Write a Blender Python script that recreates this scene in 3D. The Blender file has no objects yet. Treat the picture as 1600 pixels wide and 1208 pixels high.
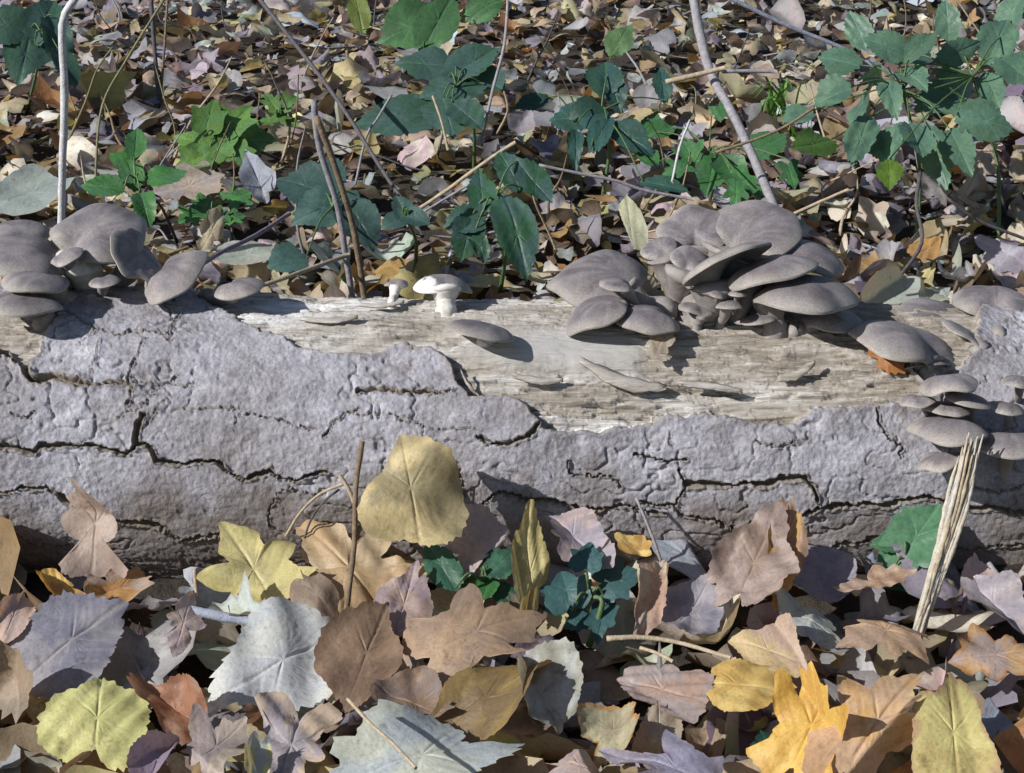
import bpy, math, heapq
import numpy as np
from math import radians, sin, cos, pi, tan

# ------------------------------------------------------------------ camera, sky, sun, exposure
scene = bpy.context.scene
COL = scene.collection
PITCH = radians(25.0); HFOV = radians(33.0)
CAM = np.array([0.0, -1.337, 0.797])
FW = np.array([0.0, cos(PITCH), -sin(PITCH)]); UP = np.array([0.0, sin(PITCH), cos(PITCH)]); RT = np.array([1.0, 0.0, 0.0])
FPX = 800.0 / tan(HFOV / 2)
cam_d = bpy.data.cameras.new('camera'); cam_o = bpy.data.objects.new('camera', cam_d); COL.objects.link(cam_o)
cam_d.sensor_fit = 'HORIZONTAL'; cam_d.angle = HFOV; cam_d.clip_start = 0.02; cam_d.clip_end = 600
cam_o.location = CAM; cam_o.rotation_euler = (pi / 2 - PITCH, 0, 0)
scene.camera = cam_o

SUN_TO = np.array([-0.74, -0.36, 0.60]); SUN_TO /= np.linalg.norm(SUN_TO)
world = bpy.data.worlds.new('World'); scene.world = world; world.use_nodes = True
wn = world.node_tree.nodes; wl = world.node_tree.links
sky = wn.new('ShaderNodeTexSky'); sky.sky_type = 'NISHITA'; sky.sun_disc = False
sky.sun_elevation = math.asin(SUN_TO[2]); sky.sun_rotation = math.atan2(SUN_TO[0], SUN_TO[1])
wl.new(sky.outputs[0], wn['Background'].inputs[0]); wn['Background'].inputs[1].default_value = 0.07
sun_d = bpy.data.lights.new('sun', 'SUN'); sun_d.energy = 5.0; sun_d.angle = radians(0.55); sun_d.color = (1.0, 0.965, 0.925)
sun_o = bpy.data.objects.new('sun', sun_d); COL.objects.link(sun_o)
import mathutils
sun_o.rotation_euler = mathutils.Vector(SUN_TO).to_track_quat('Z', 'Y').to_euler()
sun_o.location = SUN_TO * 6
vs = scene.view_settings
vs.view_transform = 'Standard'; vs.look = 'None'; vs.exposure = 0.12; vs.gamma = 1.0; vs.use_curve_mapping = False

# ------------------------------------------------------------------ helpers
rng = np.random.default_rng(7)
def nrm(v): v = np.asarray(v, float); return v / np.linalg.norm(v)
def ray(px, py): return nrm(FW * FPX + RT * (px - 800) - UP * (py - 604))
def at_y(px, py, y): d = ray(px, py); return CAM + d * ((y - CAM[1]) / d[1])
def at_z(px, py, z): d = ray(px, py); return CAM + d * ((z - CAM[2]) / d[2])
def mpp(P): return float(np.dot(np.asarray(P) - CAM, FW)) / FPX       # metres per photo pixel at a point
def proj(P):
    Q = P - CAM; w = Q @ FW
    return 800 + FPX * (Q @ RT) / w, 604 - FPX * (Q @ UP) / w

def hsh(ix, iy, seed):
    h = (ix.astype(np.int64) * 374761393 + iy.astype(np.int64) * 668265263 + seed * 1442695041) & 0xffffffff
    h = ((h ^ (h >> 13)) * 1274126177) & 0xffffffff
    return ((h ^ (h >> 16)) & 0xffff) / 65535.0
def vnoise(x, y, seed=0):
    ix = np.floor(x); iy = np.floor(y); fx = x - ix; fy = y - iy
    fx = fx * fx * fx * (fx * (fx * 6 - 15) + 10); fy = fy * fy * fy * (fy * (fy * 6 - 15) + 10)
    a = hsh(ix, iy, seed); b = hsh(ix + 1, iy, seed); c = hsh(ix, iy + 1, seed); d = hsh(ix + 1, iy + 1, seed)
    return (a * (1 - fx) + b * fx) * (1 - fy) + (c * (1 - fx) + d * fx) * fy
def fbm(x, y, seed=0, oct=4, gain=0.5):
    s = 0; a = 1; t = 0
    for o in range(oct):
        s = s + a * vnoise(x, y, seed + o * 17); t += a; a *= gain; x = x * 2.03 + 3.1; y = y * 2.03 + 1.7
    return s / t
def sstep(a, b, x):
    t = np.clip((x - a) / (b - a), 0, 1); return t * t * (3 - 2 * t)

def mesh_from(name, V, quads=None, tris=None, attrs=None, smooth=True):
    me = bpy.data.meshes.new(name)
    V = np.asarray(V, np.float32); me.vertices.add(len(V)); me.vertices.foreach_set('co', V.ravel())
    nq = 0 if quads is None else len(quads); nt = 0 if tris is None else len(tris)
    idx = []; st = []; n = 0
    if nq: idx.append(np.asarray(quads).ravel()); st.append(np.arange(nq) * 4)
    if nt: idx.append(np.asarray(tris).ravel()); st.append(nq * 4 + np.arange(nt) * 3)
    idx = np.concatenate(idx).astype(np.int32); st = np.concatenate(st).astype(np.int32)
    me.loops.add(len(idx)); me.loops.foreach_set('vertex_index', idx)
    me.polygons.add(nq + nt); me.polygons.foreach_set('loop_start', st)
    me.update(calc_edges=True)
    if smooth: me.polygons.foreach_set('use_smooth', np.ones(nq + nt, bool))
    for k, a in (attrs or {}).items():
        a = np.asarray(a, np.float32)
        if a.ndim == 2:
            at = me.attributes.new(k, 'FLOAT_COLOR', 'POINT')
            if a.shape[1] == 3: a = np.concatenate([a, np.ones((len(a), 1), np.float32)], 1)
            at.data.foreach_set('color', a.ravel())
        else:
            at = me.attributes.new(k, 'FLOAT', 'POINT'); at.data.foreach_set('value', a)
    me.validate()
    return me
def link(name, me, mat=None, parent=None, loc=None):
    o = bpy.data.objects.new(name, me); COL.objects.link(o)
    if me is not None and mat is not None and len(me.materials) == 0: me.materials.append(mat)
    if parent is not None: o.parent = parent
    if loc is not None: o.location = loc
    return o
def tag(o, label=None, cat=None, group=None, kind=None):
    if label: o['label'] = label
    if cat: o['category'] = cat
    if group: o['group'] = group
    if kind: o['kind'] = kind
    return o
def thing(name, label, cat, loc, group=None):
    return tag(link(name, None, loc=tuple(loc)), label, cat, group)

def grid_quads(nu, nv, wrapv=False):
    a = np.arange(nu * nv).reshape(nu, nv)
    if wrapv: b = np.roll(a, -1, 1); A, B, C, D = a[:-1], a[1:], b[1:], b[:-1]
    else: A, B, C, D = a[:-1, :-1], a[1:, :-1], a[1:, 1:], a[:-1, 1:]
    return np.stack([A.ravel(), B.ravel(), C.ravel(), D.ravel()], 1)

def tube(pts, rad, n=8, jit=0.0, seed=0, sub=4):
    """smooth tapered tube through pts, closed at both ends"""
    P = np.asarray(pts, float); R = np.asarray(rad, float) * np.ones(len(P))
    if len(P) > 2 and sub > 1:
        Q = []; S = []
        ext = np.vstack([2 * P[0] - P[1], P, 2 * P[-1] - P[-2]])
        for i in range(len(P) - 1):
            p0, p1, p2, p3 = ext[i:i + 4]
            for k in range(sub):
                t = k / sub
                Q.append(0.5 * (2 * p1 + (p2 - p0) * t + (2 * p0 - 5 * p1 + 4 * p2 - p3) * t * t + (3 * p1 - p0 - 3 * p2 + p3) * t ** 3))
                S.append(R[i] * (1 - t) + R[i + 1] * t)
        Q.append(P[-1]); S.append(R[-1]); P = np.array(Q); R = np.array(S)
    m = len(P); T = np.gradient(P, axis=0); T /= np.linalg.norm(T, axis=1)[:, None] + 1e-12
    ref = np.array([0.3, 0.5, 0.81]); 
    if abs(T[0] @ ref) > 0.9: ref = np.array([1.0, 0, 0])
    N = ref - (T @ ref)[:, None] * T; N /= np.linalg.norm(N, axis=1)[:, None]
    B = np.cross(T, N)
    rs = np.random.default_rng(seed)
    ph = np.arange(n) / n * 2 * pi
    J = 1 + jit * rs.normal(size=(m, n))
    V = P[:, None, :] + (N[:, None, :] * np.cos(ph)[None, :, None] + B[:, None, :] * np.sin(ph)[None, :, None]) * (R[:, None] * J)[:, :, None]
    V = V.reshape(-1, 3); Qd = grid_quads(m, n, True)
    V = np.vstack([V, P[0], P[-1]]); c0 = m * n; c1 = c0 + 1
    a = np.arange(n); b = (a + 1) % n
    Tr = np.vstack([np.stack([np.full(n, c0), b, a], 1)[:, [0, 2, 1]], np.stack([np.full(n, c1), (m - 1) * n + a, (m - 1) * n + b], 1)])
    return V, Qd, Tr

# ------------------------------------------------------------------ materials
def newmat(name):
    m = bpy.data.materials.new(name); m.use_nodes = True
    nt = m.node_tree; b = nt.nodes['Principled BSDF']; return m, nt, b
def N(nt, t, **kw):
    n = nt.nodes.new(t)
    for k, v in kw.items(): setattr(n, k, v)
    return n
def noise(nt, scale, detail=4, rough=0.6, coord='Object', vec=None, stretch=None):
    tc = N(nt, 'ShaderNodeTexCoord'); s = tc.outputs[coord]
    if stretch:
        mp = N(nt, 'ShaderNodeMapping'); mp.inputs['Scale'].default_value = stretch; nt.links.new(s, mp.inputs[0]); s = mp.outputs[0]
    n = N(nt, 'ShaderNodeTexNoise'); n.inputs['Scale'].default_value = scale; n.inputs['Detail'].default_value = detail
    n.inputs['Roughness'].default_value = rough; nt.links.new(s, n.inputs['Vector']); return n.outputs[0]
def ramp(nt, fac, stops):
    r = N(nt, 'ShaderNodeValToRGB'); el = r.color_ramp.elements
    while len(el) < len(stops): el.new(0.5)
    for e, (p, c) in zip(el, stops): e.position = p; e.color = (*c, 1)
    nt.links.new(fac, r.inputs[0]); return r.outputs[0]
def mix(nt, fac, a, b, blend='MIX'):
    m = N(nt, 'ShaderNodeMix', data_type='RGBA', blend_type=blend)
    for s, v in ((0, fac), (6, a), (7, b)):
        if isinstance(v, (int, float)): m.inputs[s].default_value = v
        elif isinstance(v, tuple): m.inputs[s].default_value = (*v, 1)
        else: nt.links.new(v, m.inputs[s])
    return m.outputs[2]
def attr(nt, name, out='Color'):
    a = N(nt, 'ShaderNodeAttribute'); a.attribute_name = name; return a.outputs[out]
def bump(nt, b, h, strength=0.4, dist=0.002):
    n = N(nt, 'ShaderNodeBump'); n.inputs['Strength'].default_value = strength; n.inputs['Distance'].default_value = dist
    nt.links.new(h, n.inputs['Height']); nt.links.new(n.outputs[0], b.inputs['Normal'])

def leaf_material(name, rough, transl, spk=0.5, scale=420, blot=(0.54, 0.51, 0.50), warm=(1.15, 0.90, 0.62)):
    m, nt, b = newmat(name)
    c = attr(nt, 'Col')
    sp = ramp(nt, noise(nt, scale, 5, 0.7), [(0.25, (1 - spk,) * 3), (0.5, (1, 1, 1)), (0.78, (1 + 0.2 * spk,) * 3)])
    c2 = mix(nt, 1.0, c, sp, 'MULTIPLY')
    bl = ramp(nt, noise(nt, 75, 6, 0.7), [(0.28, blot), (0.44, (1, 1, 1)), (0.60, (1, 1, 1)), (0.74, (1.16, 1.15, 1.12))])
    c2 = mix(nt, 1.0, c2, bl, 'MULTIPLY')
    nt.links.new(c2, b.inputs['Base Color']); b.inputs['Roughness'].default_value = rough
    b.inputs['Specular IOR Level'].default_value = 0.35
    bump(nt, b, noise(nt, 110, 5, 0.55), 0.35, 0.003)
    t = N(nt, 'ShaderNodeBsdfTranslucent'); nt.links.new(mix(nt, 1.0, c2, warm, 'MULTIPLY'), t.inputs[0])
    mx = N(nt, 'ShaderNodeMixShader'); mx.inputs[0].default_value = transl
    nt.links.new(b.outputs[0], mx.inputs[1]); nt.links.new(t.outputs[0], mx.inputs[2])
    nt.links.new(mx.outputs[0], nt.nodes['Material Output'].inputs[0]); return m
M_DRY = leaf_material('dry leaf', 0.5, 0.30, 0.32)
M_GREEN = leaf_material('green leaf', 0.45, 0.20, 0.35, 260, (0.75, 0.78, 0.7), (1.0, 1.2, 0.5))

def twig_material(name, c1, c2, rough=0.8):
    m, nt, b = newmat(name)
    f = noise(nt, 160, 5, 0.7)
    nt.links.new(ramp(nt, f, [(0.3, c1), (0.7, c2)]), b.inputs['Base Color']); b.inputs['Roughness'].default_value = rough
    bump(nt, b, noise(nt, 500, 4, 0.6), 0.5, 0.002); return m
M_TW = {
    'white': twig_material('bleached twig', (0.42, 0.42, 0.43), (0.66, 0.66, 0.68)),
    'dark': twig_material('dark twig', (0.045, 0.042, 0.05), (0.12, 0.11, 0.115)),
    'grey': twig_material('grey twig', (0.17, 0.165, 0.18), (0.34, 0.33, 0.35)),
    'tan': twig_material('tan twig', (0.26, 0.20, 0.13), (0.50, 0.42, 0.30)),
    'brown': twig_material('brown twig', (0.11, 0.075, 0.045), (0.26, 0.19, 0.12)),
    'olive': twig_material('olive stem', (0.13, 0.13, 0.06), (0.25, 0.24, 0.12)),
    'green': twig_material('green stem', (0.05, 0.10, 0.04), (0.11, 0.19, 0.06), 0.5),
    'blue': twig_material('bluish twig', (0.16, 0.18, 0.24), (0.32, 0.35, 0.42)),
    'purple': twig_material('purple stem', (0.14, 0.10, 0.15), (0.28, 0.22, 0.27)),
}
# bark and wood
M_BARK, nt, b = newmat('grey bark')
f1 = noise(nt, 13, 7, 0.7); f2 = noise(nt, 70, 6, 0.75); f3 = noise(nt, 330, 4, 0.7)
base = ramp(nt, f1, [(0.32, (0.245, 0.228, 0.235)), (0.47, (0.325, 0.318, 0.350)), (0.60, (0.385, 0.385, 0.435)), (0.72, (0.50, 0.49, 0.51))])
spk = ramp(nt, f2, [(0.3, (0.62, 0.62, 0.62)), (0.5, (1, 1, 1)), (0.7, (1.28, 1.28, 1.27))])
c = mix(nt, 1.0, base, spk, 'MULTIPLY')
spk2 = ramp(nt, f3, [(0.3, (0.75, 0.74, 0.73)), (0.55, (1, 1, 1)), (0.72, (1.3, 1.3, 1.3))])
c = mix(nt, 1.0, c, spk2, 'MULTIPLY')
c = mix(nt, 1.0, c, ramp(nt, noise(nt, 28, 6, 0.75), [(0.33, (0.70, 0.655, 0.62)), (0.46, (1, 1, 1)), (0.58, (1, 1, 1)), (0.70, (1.22, 1.22, 1.22))]), 'MULTIPLY')
c = mix(nt, attr(nt, 'lower', 'Fac'), c, (0.19, 0.165, 0.15))       # bark gets browner and darker towards the foot of the log
c = mix(nt, attr(nt, 'inner', 'Fac'), c, (0.20, 0.165, 0.115))      # corky inner bark shows in the splits
nt.links.new(c, b.inputs['Base Color']); b.inputs['Roughness'].default_value = 0.9; b.inputs['Specular IOR Level'].default_value = 0.2
bump(nt, b, f3, 0.55, 0.003)
M_WOOD, nt, b = newmat('bare rotten wood')
g1 = noise(nt, 30, 6, 0.7, stretch=(0.22, 1.6, 1.6)); g2 = noise(nt, 120, 5, 0.7, stretch=(0.15, 1.5, 1.5)); g3 = noise(nt, 7, 4, 0.6)
c = ramp(nt, g1, [(0.30, (0.22, 0.18, 0.135)), (0.42, (0.36, 0.325, 0.275)), (0.52, (0.47, 0.445, 0.41)), (0.62, (0.68, 0.67, 0.66)), (0.75, (0.83, 0.83, 0.83))])
c = mix(nt, 1.0, c, ramp(nt, g2, [(0.32, (0.40, 0.37, 0.34)), (0.45, (0.9, 0.9, 0.9)), (0.55, (1, 1, 1)), (0.7, (1.25, 1.25, 1.28))]), 'MULTIPLY')
c = mix(nt, attr(nt, 'tan', 'Fac'), c, ramp(nt, g2, [(0.3, (0.17, 0.145, 0.115)), (0.5, (0.33, 0.295, 0.25)), (0.68, (0.50, 0.47, 0.44))]))
c = mix(nt, attr(nt, 'smooth_skin', 'Fac'), c, ramp(nt, g3, [(0.35, (0.38, 0.365, 0.34)), (0.65, (0.50, 0.495, 0.49))]))
nt.links.new(c, b.inputs['Base Color']); b.inputs['Roughness'].default_value = 0.85; b.inputs['Specular IOR Level'].default_value = 0.25
bump(nt, b, g2, 0.8, 0.004)
# mushrooms
M_CAP, nt, b = newmat('mushroom cap skin')
f = noise(nt, 700, 3, 0.6); f2 = noise(nt, 38, 4, 0.6)
c = ramp(nt, f2, [(0.3, (0.128, 0.114, 0.118)), (0.5, (0.185, 0.172, 0.184)), (0.7, (0.250, 0.228, 0.224))])
c = mix(nt, 1.0, c, ramp(nt, attr(nt, 'streak', 'Fac'), [(0.25, (0.74, 0.71, 0.70)), (0.5, (1.03, 1.02, 1.02)), (0.75, (1.32, 1.28, 1.22))]), 'MULTIPLY')
c = mix(nt, attr(nt, 'rim', 'Fac'), c, (0.42, 0.39, 0.34))
c = mix(nt, attr(nt, 'bloom', 'Fac'), c, (0.74, 0.73, 0.72))
c = mix(nt, 1.0, c, ramp(nt, f, [(0.3, (0.72,) * 3), (0.5, (1.0,) * 3), (0.7, (1.18,) * 3)]), 'MULTIPLY')
nt.links.new(c, b.inputs['Base Color']); b.inputs['Roughness'].default_value = 0.55; b.inputs['Specular IOR Level'].default_value = 0.35
bump(nt, b, f, 0.22, 0.001)
b.inputs['Subsurface Weight'].default_value = 0.06; b.inputs['Subsurface Radius'].default_value = (0.004, 0.003, 0.002); b.inputs['Subsurface Scale'].default_value = 1.0
M_GILL, nt, b = newmat('mushroom gills')
nt.links.new(ramp(nt, noise(nt, 90, 4, 0.6), [(0.3, (0.30, 0.26, 0.21)), (0.7, (0.46, 0.42, 0.35))]), b.inputs['Base Color']); b.inputs['Roughness'].default_value = 0.7
M_STEM, nt, b = newmat('mushroom stem')
nt.links.new(ramp(nt, noise(nt, 120, 4, 0.6), [(0.3, (0.44, 0.41, 0.36)), (0.6, (0.72, 0.70, 0.66))]), b.inputs['Base Color']); b.inputs['Roughness'].default_value = 0.7
bump(nt, b, noise(nt, 400, 3), 0.3, 0.001)
M_STEM2, nt, b = newmat('grey mushroom stem')
nt.links.new(ramp(nt, noise(nt, 60, 4, 0.6), [(0.3, (0.17, 0.15, 0.14)), (0.6, (0.29, 0.265, 0.25)), (0.75, (0.50, 0.48, 0.46))]), b.inputs['Base Color']); b.inputs['Roughness'].default_value = 0.7
bump(nt, b, noise(nt, 400, 3), 0.3, 0.001)
# soil
M_SOIL, nt, b = newmat('woodland soil')
f = noise(nt, 14, 8, 0.75); f2 = noise(nt, 60, 5, 0.7)
c = mix(nt, 0.5, ramp(nt, f, [(0.3, (0.014, 0.011, 0.009)), (0.55, (0.04, 0.031, 0.024)), (0.75, (0.10, 0.08, 0.06))]), ramp(nt, f2, [(0.35, (0.012, 0.010, 0.008)), (0.7, (0.07, 0.055, 0.04))]))
nt.links.new(c, b.inputs['Base Color']); b.inputs['Roughness'].default_value = 0.95; bump(nt, b, f2, 0.8, 0.01)

# ------------------------------------------------------------------ ground
def gz(x, y):
    x = np.asarray(x, float); y = np.asarray(y, float)
    h = 0.035 + 0.03 * (fbm(x * 3.1 + 40, y * 3.1 + 40, 5, 3) - 0.5)
    front = np.exp(-((y + 0.14) / 0.07) ** 2) * 0.032
    return h + front
gx = np.concatenate([-np.geomspace(250, 1.3, 26), np.linspace(-1.2, 1.2, 81), np.geomspace(1.3, 250, 26)])
gy = np.concatenate([-np.geomspace(250, 1.6, 24), np.linspace(-1.5, 3.4, 140), np.geomspace(3.5, 250, 26)])
GX, GY = np.meshgrid(gx, gy, indexing='ij')
far = sstep(2, 8, np.hypot(GX, GY))
GZ = gz(GX, GY) * (1 - far) + far * 0.02 - 0.004 + 0.012 * (fbm(GX * 25, GY * 25, 3, 3) - 0.5) * (1 - far)
o = link('ground', mesh_from('ground', np.stack([GX, GY, GZ], -1).reshape(-1, 3), grid_quads(len(gx), len(gy))), M_SOIL)
tag(o, 'dark brown woodland soil showing between the fallen leaves', kind='structure')

# ------------------------------------------------------------------ fallen log
def log_zc(x): return 0.119 - 0.020 * x
def log_r(x, th=0): return 0.124 - 0.004 * x + 0.0035 * np.sin(4.1 * x + 0.6)
HL = 0.95
ux = np.concatenate([np.linspace(-HL, -0.50, 90, endpoint=False), np.linspace(-0.50, 0.50, 1080), np.linspace(0.50, HL, 91)[1:]])
# theta: 0 = towards camera (-y), 90 = up, 180 = back; dense on the seen side
th = np.concatenate([np.radians(np.linspace(-62, 150, 420, endpoint=False)), np.radians(np.linspace(150, 298, 60, endpoint=False))])
UX, TH = np.meshgrid(ux, th, indexing='ij')
def log_pt(u, t, r):
    return np.stack([u, -r * np.cos(t), log_zc(u) + r * np.sin(t)], -1)
R0 = log_r(UX)
PX, PY = proj(log_pt(UX, TH, R0 + 0.003))
seen = (TH > radians(-60)) & (TH < radians(128))
S = R0 * TH                                         # arc length coordinate
wx = PX + 16 * (fbm(UX * 28, S * 28, 21, 3) - 0.5) * 2 + 8 * (fbm(UX * 110, S * 110, 22, 4, .65) - 0.5) * 2
wy = PY + 13 * (fbm(UX * 26, S * 26, 31, 3) - 0.5) * 2 + 8 * (fbm(UX * 75, S * 120, 32, 4, .65) - 0.5) * 2
def in_poly(x, y, poly):
    r = np.zeros(x.shape, bool); n = len(poly)
    for i in range(n):
        (x1, y1), (x2, y2) = poly[i], poly[(i + 1) % n]
        if y1 == y2: continue
        r ^= ((y1 > y) != (y2 > y)) & (x < (x2 - x1) * (y - y1) / (y2 - y1) + x1)
    return r
def pl_dist(x, y, pts, closed=False, reach=60):
    d = np.full(x.shape, 1e3)
    pts = list(pts) + ([pts[0]] if closed else [])
    for (x1, y1), (x2, y2) in zip(pts[:-1], pts[1:]):
        m = (x > min(x1, x2) - reach) & (x < max(x1, x2) + reach) & (y > min(y1, y2) - reach) & (y < max(y1, y2) + reach)
        if not m.any(): continue
        xs, ys = x[m], y[m]; dx, dy = x2 - x1, y2 - y1
        t = np.clip(((xs - x1) * dx + (ys - y1) * dy) / (dx * dx + dy * dy), 0, 1)
        d[m] = np.minimum(d[m], np.hypot(xs - x1 - t * dx, ys - y1 - t * dy))
    return d
W_MAIN = [(300, 330), (300, 462), (335, 478), (368, 492), (395, 508), (415, 524), (440, 534), (462, 547), (495, 553), (535, 553), (565, 547), (605, 544), (652, 546), (690, 558),
          (712, 582), (720, 602), (728, 616), (765, 618), (802, 626), (826, 641), (840, 662), (882, 670), (932, 676), (972, 670), (1004, 664), (1025, 658), (1052, 648), (1100, 645),
          (1142, 654), (1182, 661), (1232, 662), (1256, 654), (1266, 640), (1292, 637), (1342, 633), (1402, 628), (1440, 615), (1490, 590), (1530, 552), (1540, 330)]
W_LEFT = [(-60, 470), (20, 478), (98, 474), (84, 512), (66, 545), (50, 568), (22, 556), (0, 542), (-60, 520)]
W_R = [(1690, 470), (1690, 520), (1600, 520), (1590, 480)]
big = 1e3
def sdist(poly):
    ins = in_poly(wx, wy, poly); d = pl_dist(wx, wy, poly, True, 80); d = np.minimum(d, 80); return np.where(ins, d, -d)
wd = np.where(seen, np.maximum(sdist(W_MAIN), sdist(W_LEFT)), 80.0)
back = (TH >= radians(120))
wd = np.where(back, 80, wd)
# beyond the frame: bark on the front and foot, wood on the back half
out = (np.abs(UX) > 0.5)
wd = np.where(out, np.where(TH > radians(70) + 0.5 * (fbm(UX * 9, S * 9, 77, 3) - 0.5), 60, -60), wd)
woodm = sstep(-2.5, 2.5, wd)
CR = [
    (6.0, 1.0, [(-40, 520), (0, 545), (18, 558), (38, 575), (48, 588), (65, 595), (85, 592), (120, 598), (160, 602), (200, 605)]),
    (2.2, .6, [(200, 605), (205, 575), (220, 545), (225, 535)]), (2.2, .6, [(205, 605), (200, 625), (195, 637)]),
    (2.2, .6, [(265, 535), (267, 510), (280, 497)]), (2.0, .5, [(95, 495), (125, 500), (150, 517), (185, 530), (200, 522), (250, 525), (262, 533)]),
    (1.8, .45, [(200, 605), (240, 600), (290, 605), (305, 598)]), (1.7, .5, [(120, 545), (135, 530), (150, 517)]), (1.6, .4, [(140, 590), (155, 560), (160, 535)]),
    (4.2, 1.0, [(-40, 700), (0, 697), (30, 702), (55, 705), (65, 693), (100, 695), (140, 697), (185, 708), (195, 708), (208, 695), (215, 680), (218, 665), (225, 650)]),
    (4.5, 1.0, [(215, 690), (235, 700), (245, 717), (290, 722), (340, 722), (355, 735), (385, 745), (425, 735), (435, 745), (465, 750), (475, 740), (510, 735)]),
    (4.5, 1.0, [(-40, 772), (0, 770), (20, 765), (35, 758), (50, 765), (75, 762), (110, 780)]),
    (3.6, .9, [(170, 808), (215, 812), (250, 815), (275, 832), (300, 838), (330, 835), (365, 825), (400, 838)]),
    (3.0, .8, [(505, 680), (520, 660), (545, 648), (560, 643)]), (1.8, .5, [(365, 670), (370, 650), (400, 645), (450, 660), (490, 668)]),
    (1.9, .5, [(290, 640), (310, 637), (345, 640), (375, 635)]), (1.8, .5, [(420, 820), (423, 790), (430, 770), (450, 763), (500, 765)]),
    (2.0, .5, [(20, 650), (45, 652), (60, 640)]), (1.7, .5, [(180, 650), (215, 640), (245, 610), (275, 590)]), (1.7, .5, [(230, 660), (245, 640), (262, 625)]),
    (3.4, .9, [(560, 612), (620, 613), (660, 614), (690, 616), (716, 610)]),
    (3.4, .9, [(840, 664), (825, 680), (800, 690), (775, 692), (755, 690), (748, 683)]),
    (2.0, .5, [(620, 655), (680, 668), (740, 672)]), (2.0, .5, [(560, 650), (600, 648), (640, 652)]),
    (3.0, .8, [(995, 708), (1030, 715), (1050, 722), (1075, 720)]), (2.4, .8, [(1062, 735), (1070, 760), (1060, 775), (1053, 785), (1060, 800)]),
    (4.5, 1.0, [(1000, 780), (1030, 787), (1053, 785)]), (6.5, 1.0, [(1070, 757), (1100, 750), (1150, 757), (1190, 752), (1220, 745), (1250, 745), (1270, 760), (1276, 776)]),
    (4.5, 1.0, [(705, 792), (740, 795), (765, 780), (785, 768), (820, 775), (870, 780), (920, 792), (935, 798), (960, 790), (1000, 795), (1040, 800)]),
    (3.0, .9, [(1060, 800), (1095, 805), (1130, 820), (1150, 825), (1170, 818), (1190, 805)]),
    (4.6, 1.0, [(1245, 800), (1280, 792), (1320, 785), (1360, 790), (1420, 780), (1450, 775), (1500, 790), (1600, 800)]),
    (2.2, .6, [(890, 720), (890, 735), (900, 740), (930, 740), (950, 745), (970, 760)]), (2.2, .6, [(1372, 640), (1375, 660), (1385, 680), (1405, 695), (1407, 715)]),
    (1.6, .4, [(1044, 670), (1045, 690)]), (2.2, .6, [(720, 735), (722, 760), (715, 785)]), (1.8, .5, [(1180, 690), (1210, 696), (1240, 690)]),
    (2.4, .7, [(860, 830), (900, 835), (950, 850), (1000, 846)]), (2.6, .7, [(1300, 850), (1350, 846), (1390, 856)]), (2.6, .7, [(1480, 850), (1540, 856), (1610, 850)]),
    (2.6, .7, [(20, 830), (60, 850), (110, 846)]), (2.2, .6, [(1500, 760), (1560, 770), (1610, 760)]),
]
crack = np.zeros(UX.shape); 
cx_ = PX + 6 * (fbm(UX * 60, S * 60, 41, 3) - 0.5) * 2 + 2.2 * (vnoise(UX * 330, S * 330, 42) - 0.5) * 2
cy_ = PY + 6 * (fbm(UX * 60, S * 60, 51, 3) - 0.5) * 2 + 2.2 * (vnoise(UX * 330, S * 330, 52) - 0.5) * 2
dmin_inner = np.zeros(UX.shape)
for w, dep, pts in CR:
    d = pl_dist(cx_, cy_, pts, reach=26)
    wv = w * 0.62 * (0.4 + 1.2 * vnoise(UX * 70, S * 70, int(w * 97)))
    crack = np.maximum(crack, dep * (1 - sstep(wv * 0.45, wv * 1.35, d)))
    dmin_inner = np.maximum(dmin_inner, dep * (1 - sstep(wv * 0.9, wv * 2.0 + 1.0, d)))
crack = np.where(seen, crack, 0)
# fine random checks: thin ridged noise lines, stronger in some patches
rid = 1 - np.abs(2 * fbm(UX * 34 + 5, S * 60, 61, 3) - 1) * 14
patch = sstep(0.42, 0.62, fbm(UX * 11, S * 11, 62, 3))
crack = np.maximum(crack, np.clip(rid, 0, 1) * patch * 0.42)
dmin_inner = np.maximum(dmin_inner, np.clip(rid, 0, 1) * patch * 0.3)
ob = np.clip(1 - np.abs(2 * fbm(UX * 9 + 3, S * 26, 63, 3) - 1) * 16, 0, 1)      # bark furrows past the frame
crack = np.where(out | (TH < radians(-30)), np.maximum(crack, ob), crack)
flow = 0.5 - UX * 0.06
barkh = 0.0062 + 0.0075 * (fbm(UX * 9, S * 15, 71, 3) - 0.5) + 0.0030 * (fbm(UX * 30, S * 48, 72, 3) - 0.5) + 0.0017 * (fbm(UX * 120, S * 170, 73, 4, 0.65) - 0.5) + 0.0007 * (vnoise(UX * 420, S * 420, 74) - 0.5)
# plates lift a little towards their lower edges (overlapping steps)
barkh = barkh - 0.0075 * crack + 0.0018 * sstep(0.05, 0.5, dmin_inner) * (1 - crack)
pits = sstep(0.80, 0.88, vnoise(UX * 95, S * 95, 75)) * 0.0007
barkh = barkh - pits
SM = [(800, 520), (870, 508), (985, 514), (1010, 540), (1000, 566), (930, 572), (870, 568), (820, 566), (770, 556), (730, 545), (760, 525)]
smo = np.where(seen, sstep(-34, 22, np.where(in_poly(wx, wy, SM), 1, -1) * np.minimum(pl_dist(wx, wy, SM, True), 60)), 0)
TANP = [(1010, 470), (1030, 540), (1010, 585), (1130, 592), (1230, 598), (1290, 634), (1440, 640), (1560, 560), (1560, 440)]
tanm = np.where(seen, sstep(-25, 25, np.where(in_poly(wx, wy, TANP), 1, -1) * np.minimum(pl_dist(wx, wy, TANP, True), 60)), 0)
tanm = np.maximum(tanm, np.where(in_poly(wx, wy, [(880, 590), (1010, 575), (1010, 612), (900, 628), (870, 615)]), 0.7, 0) * 1.0)
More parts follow.
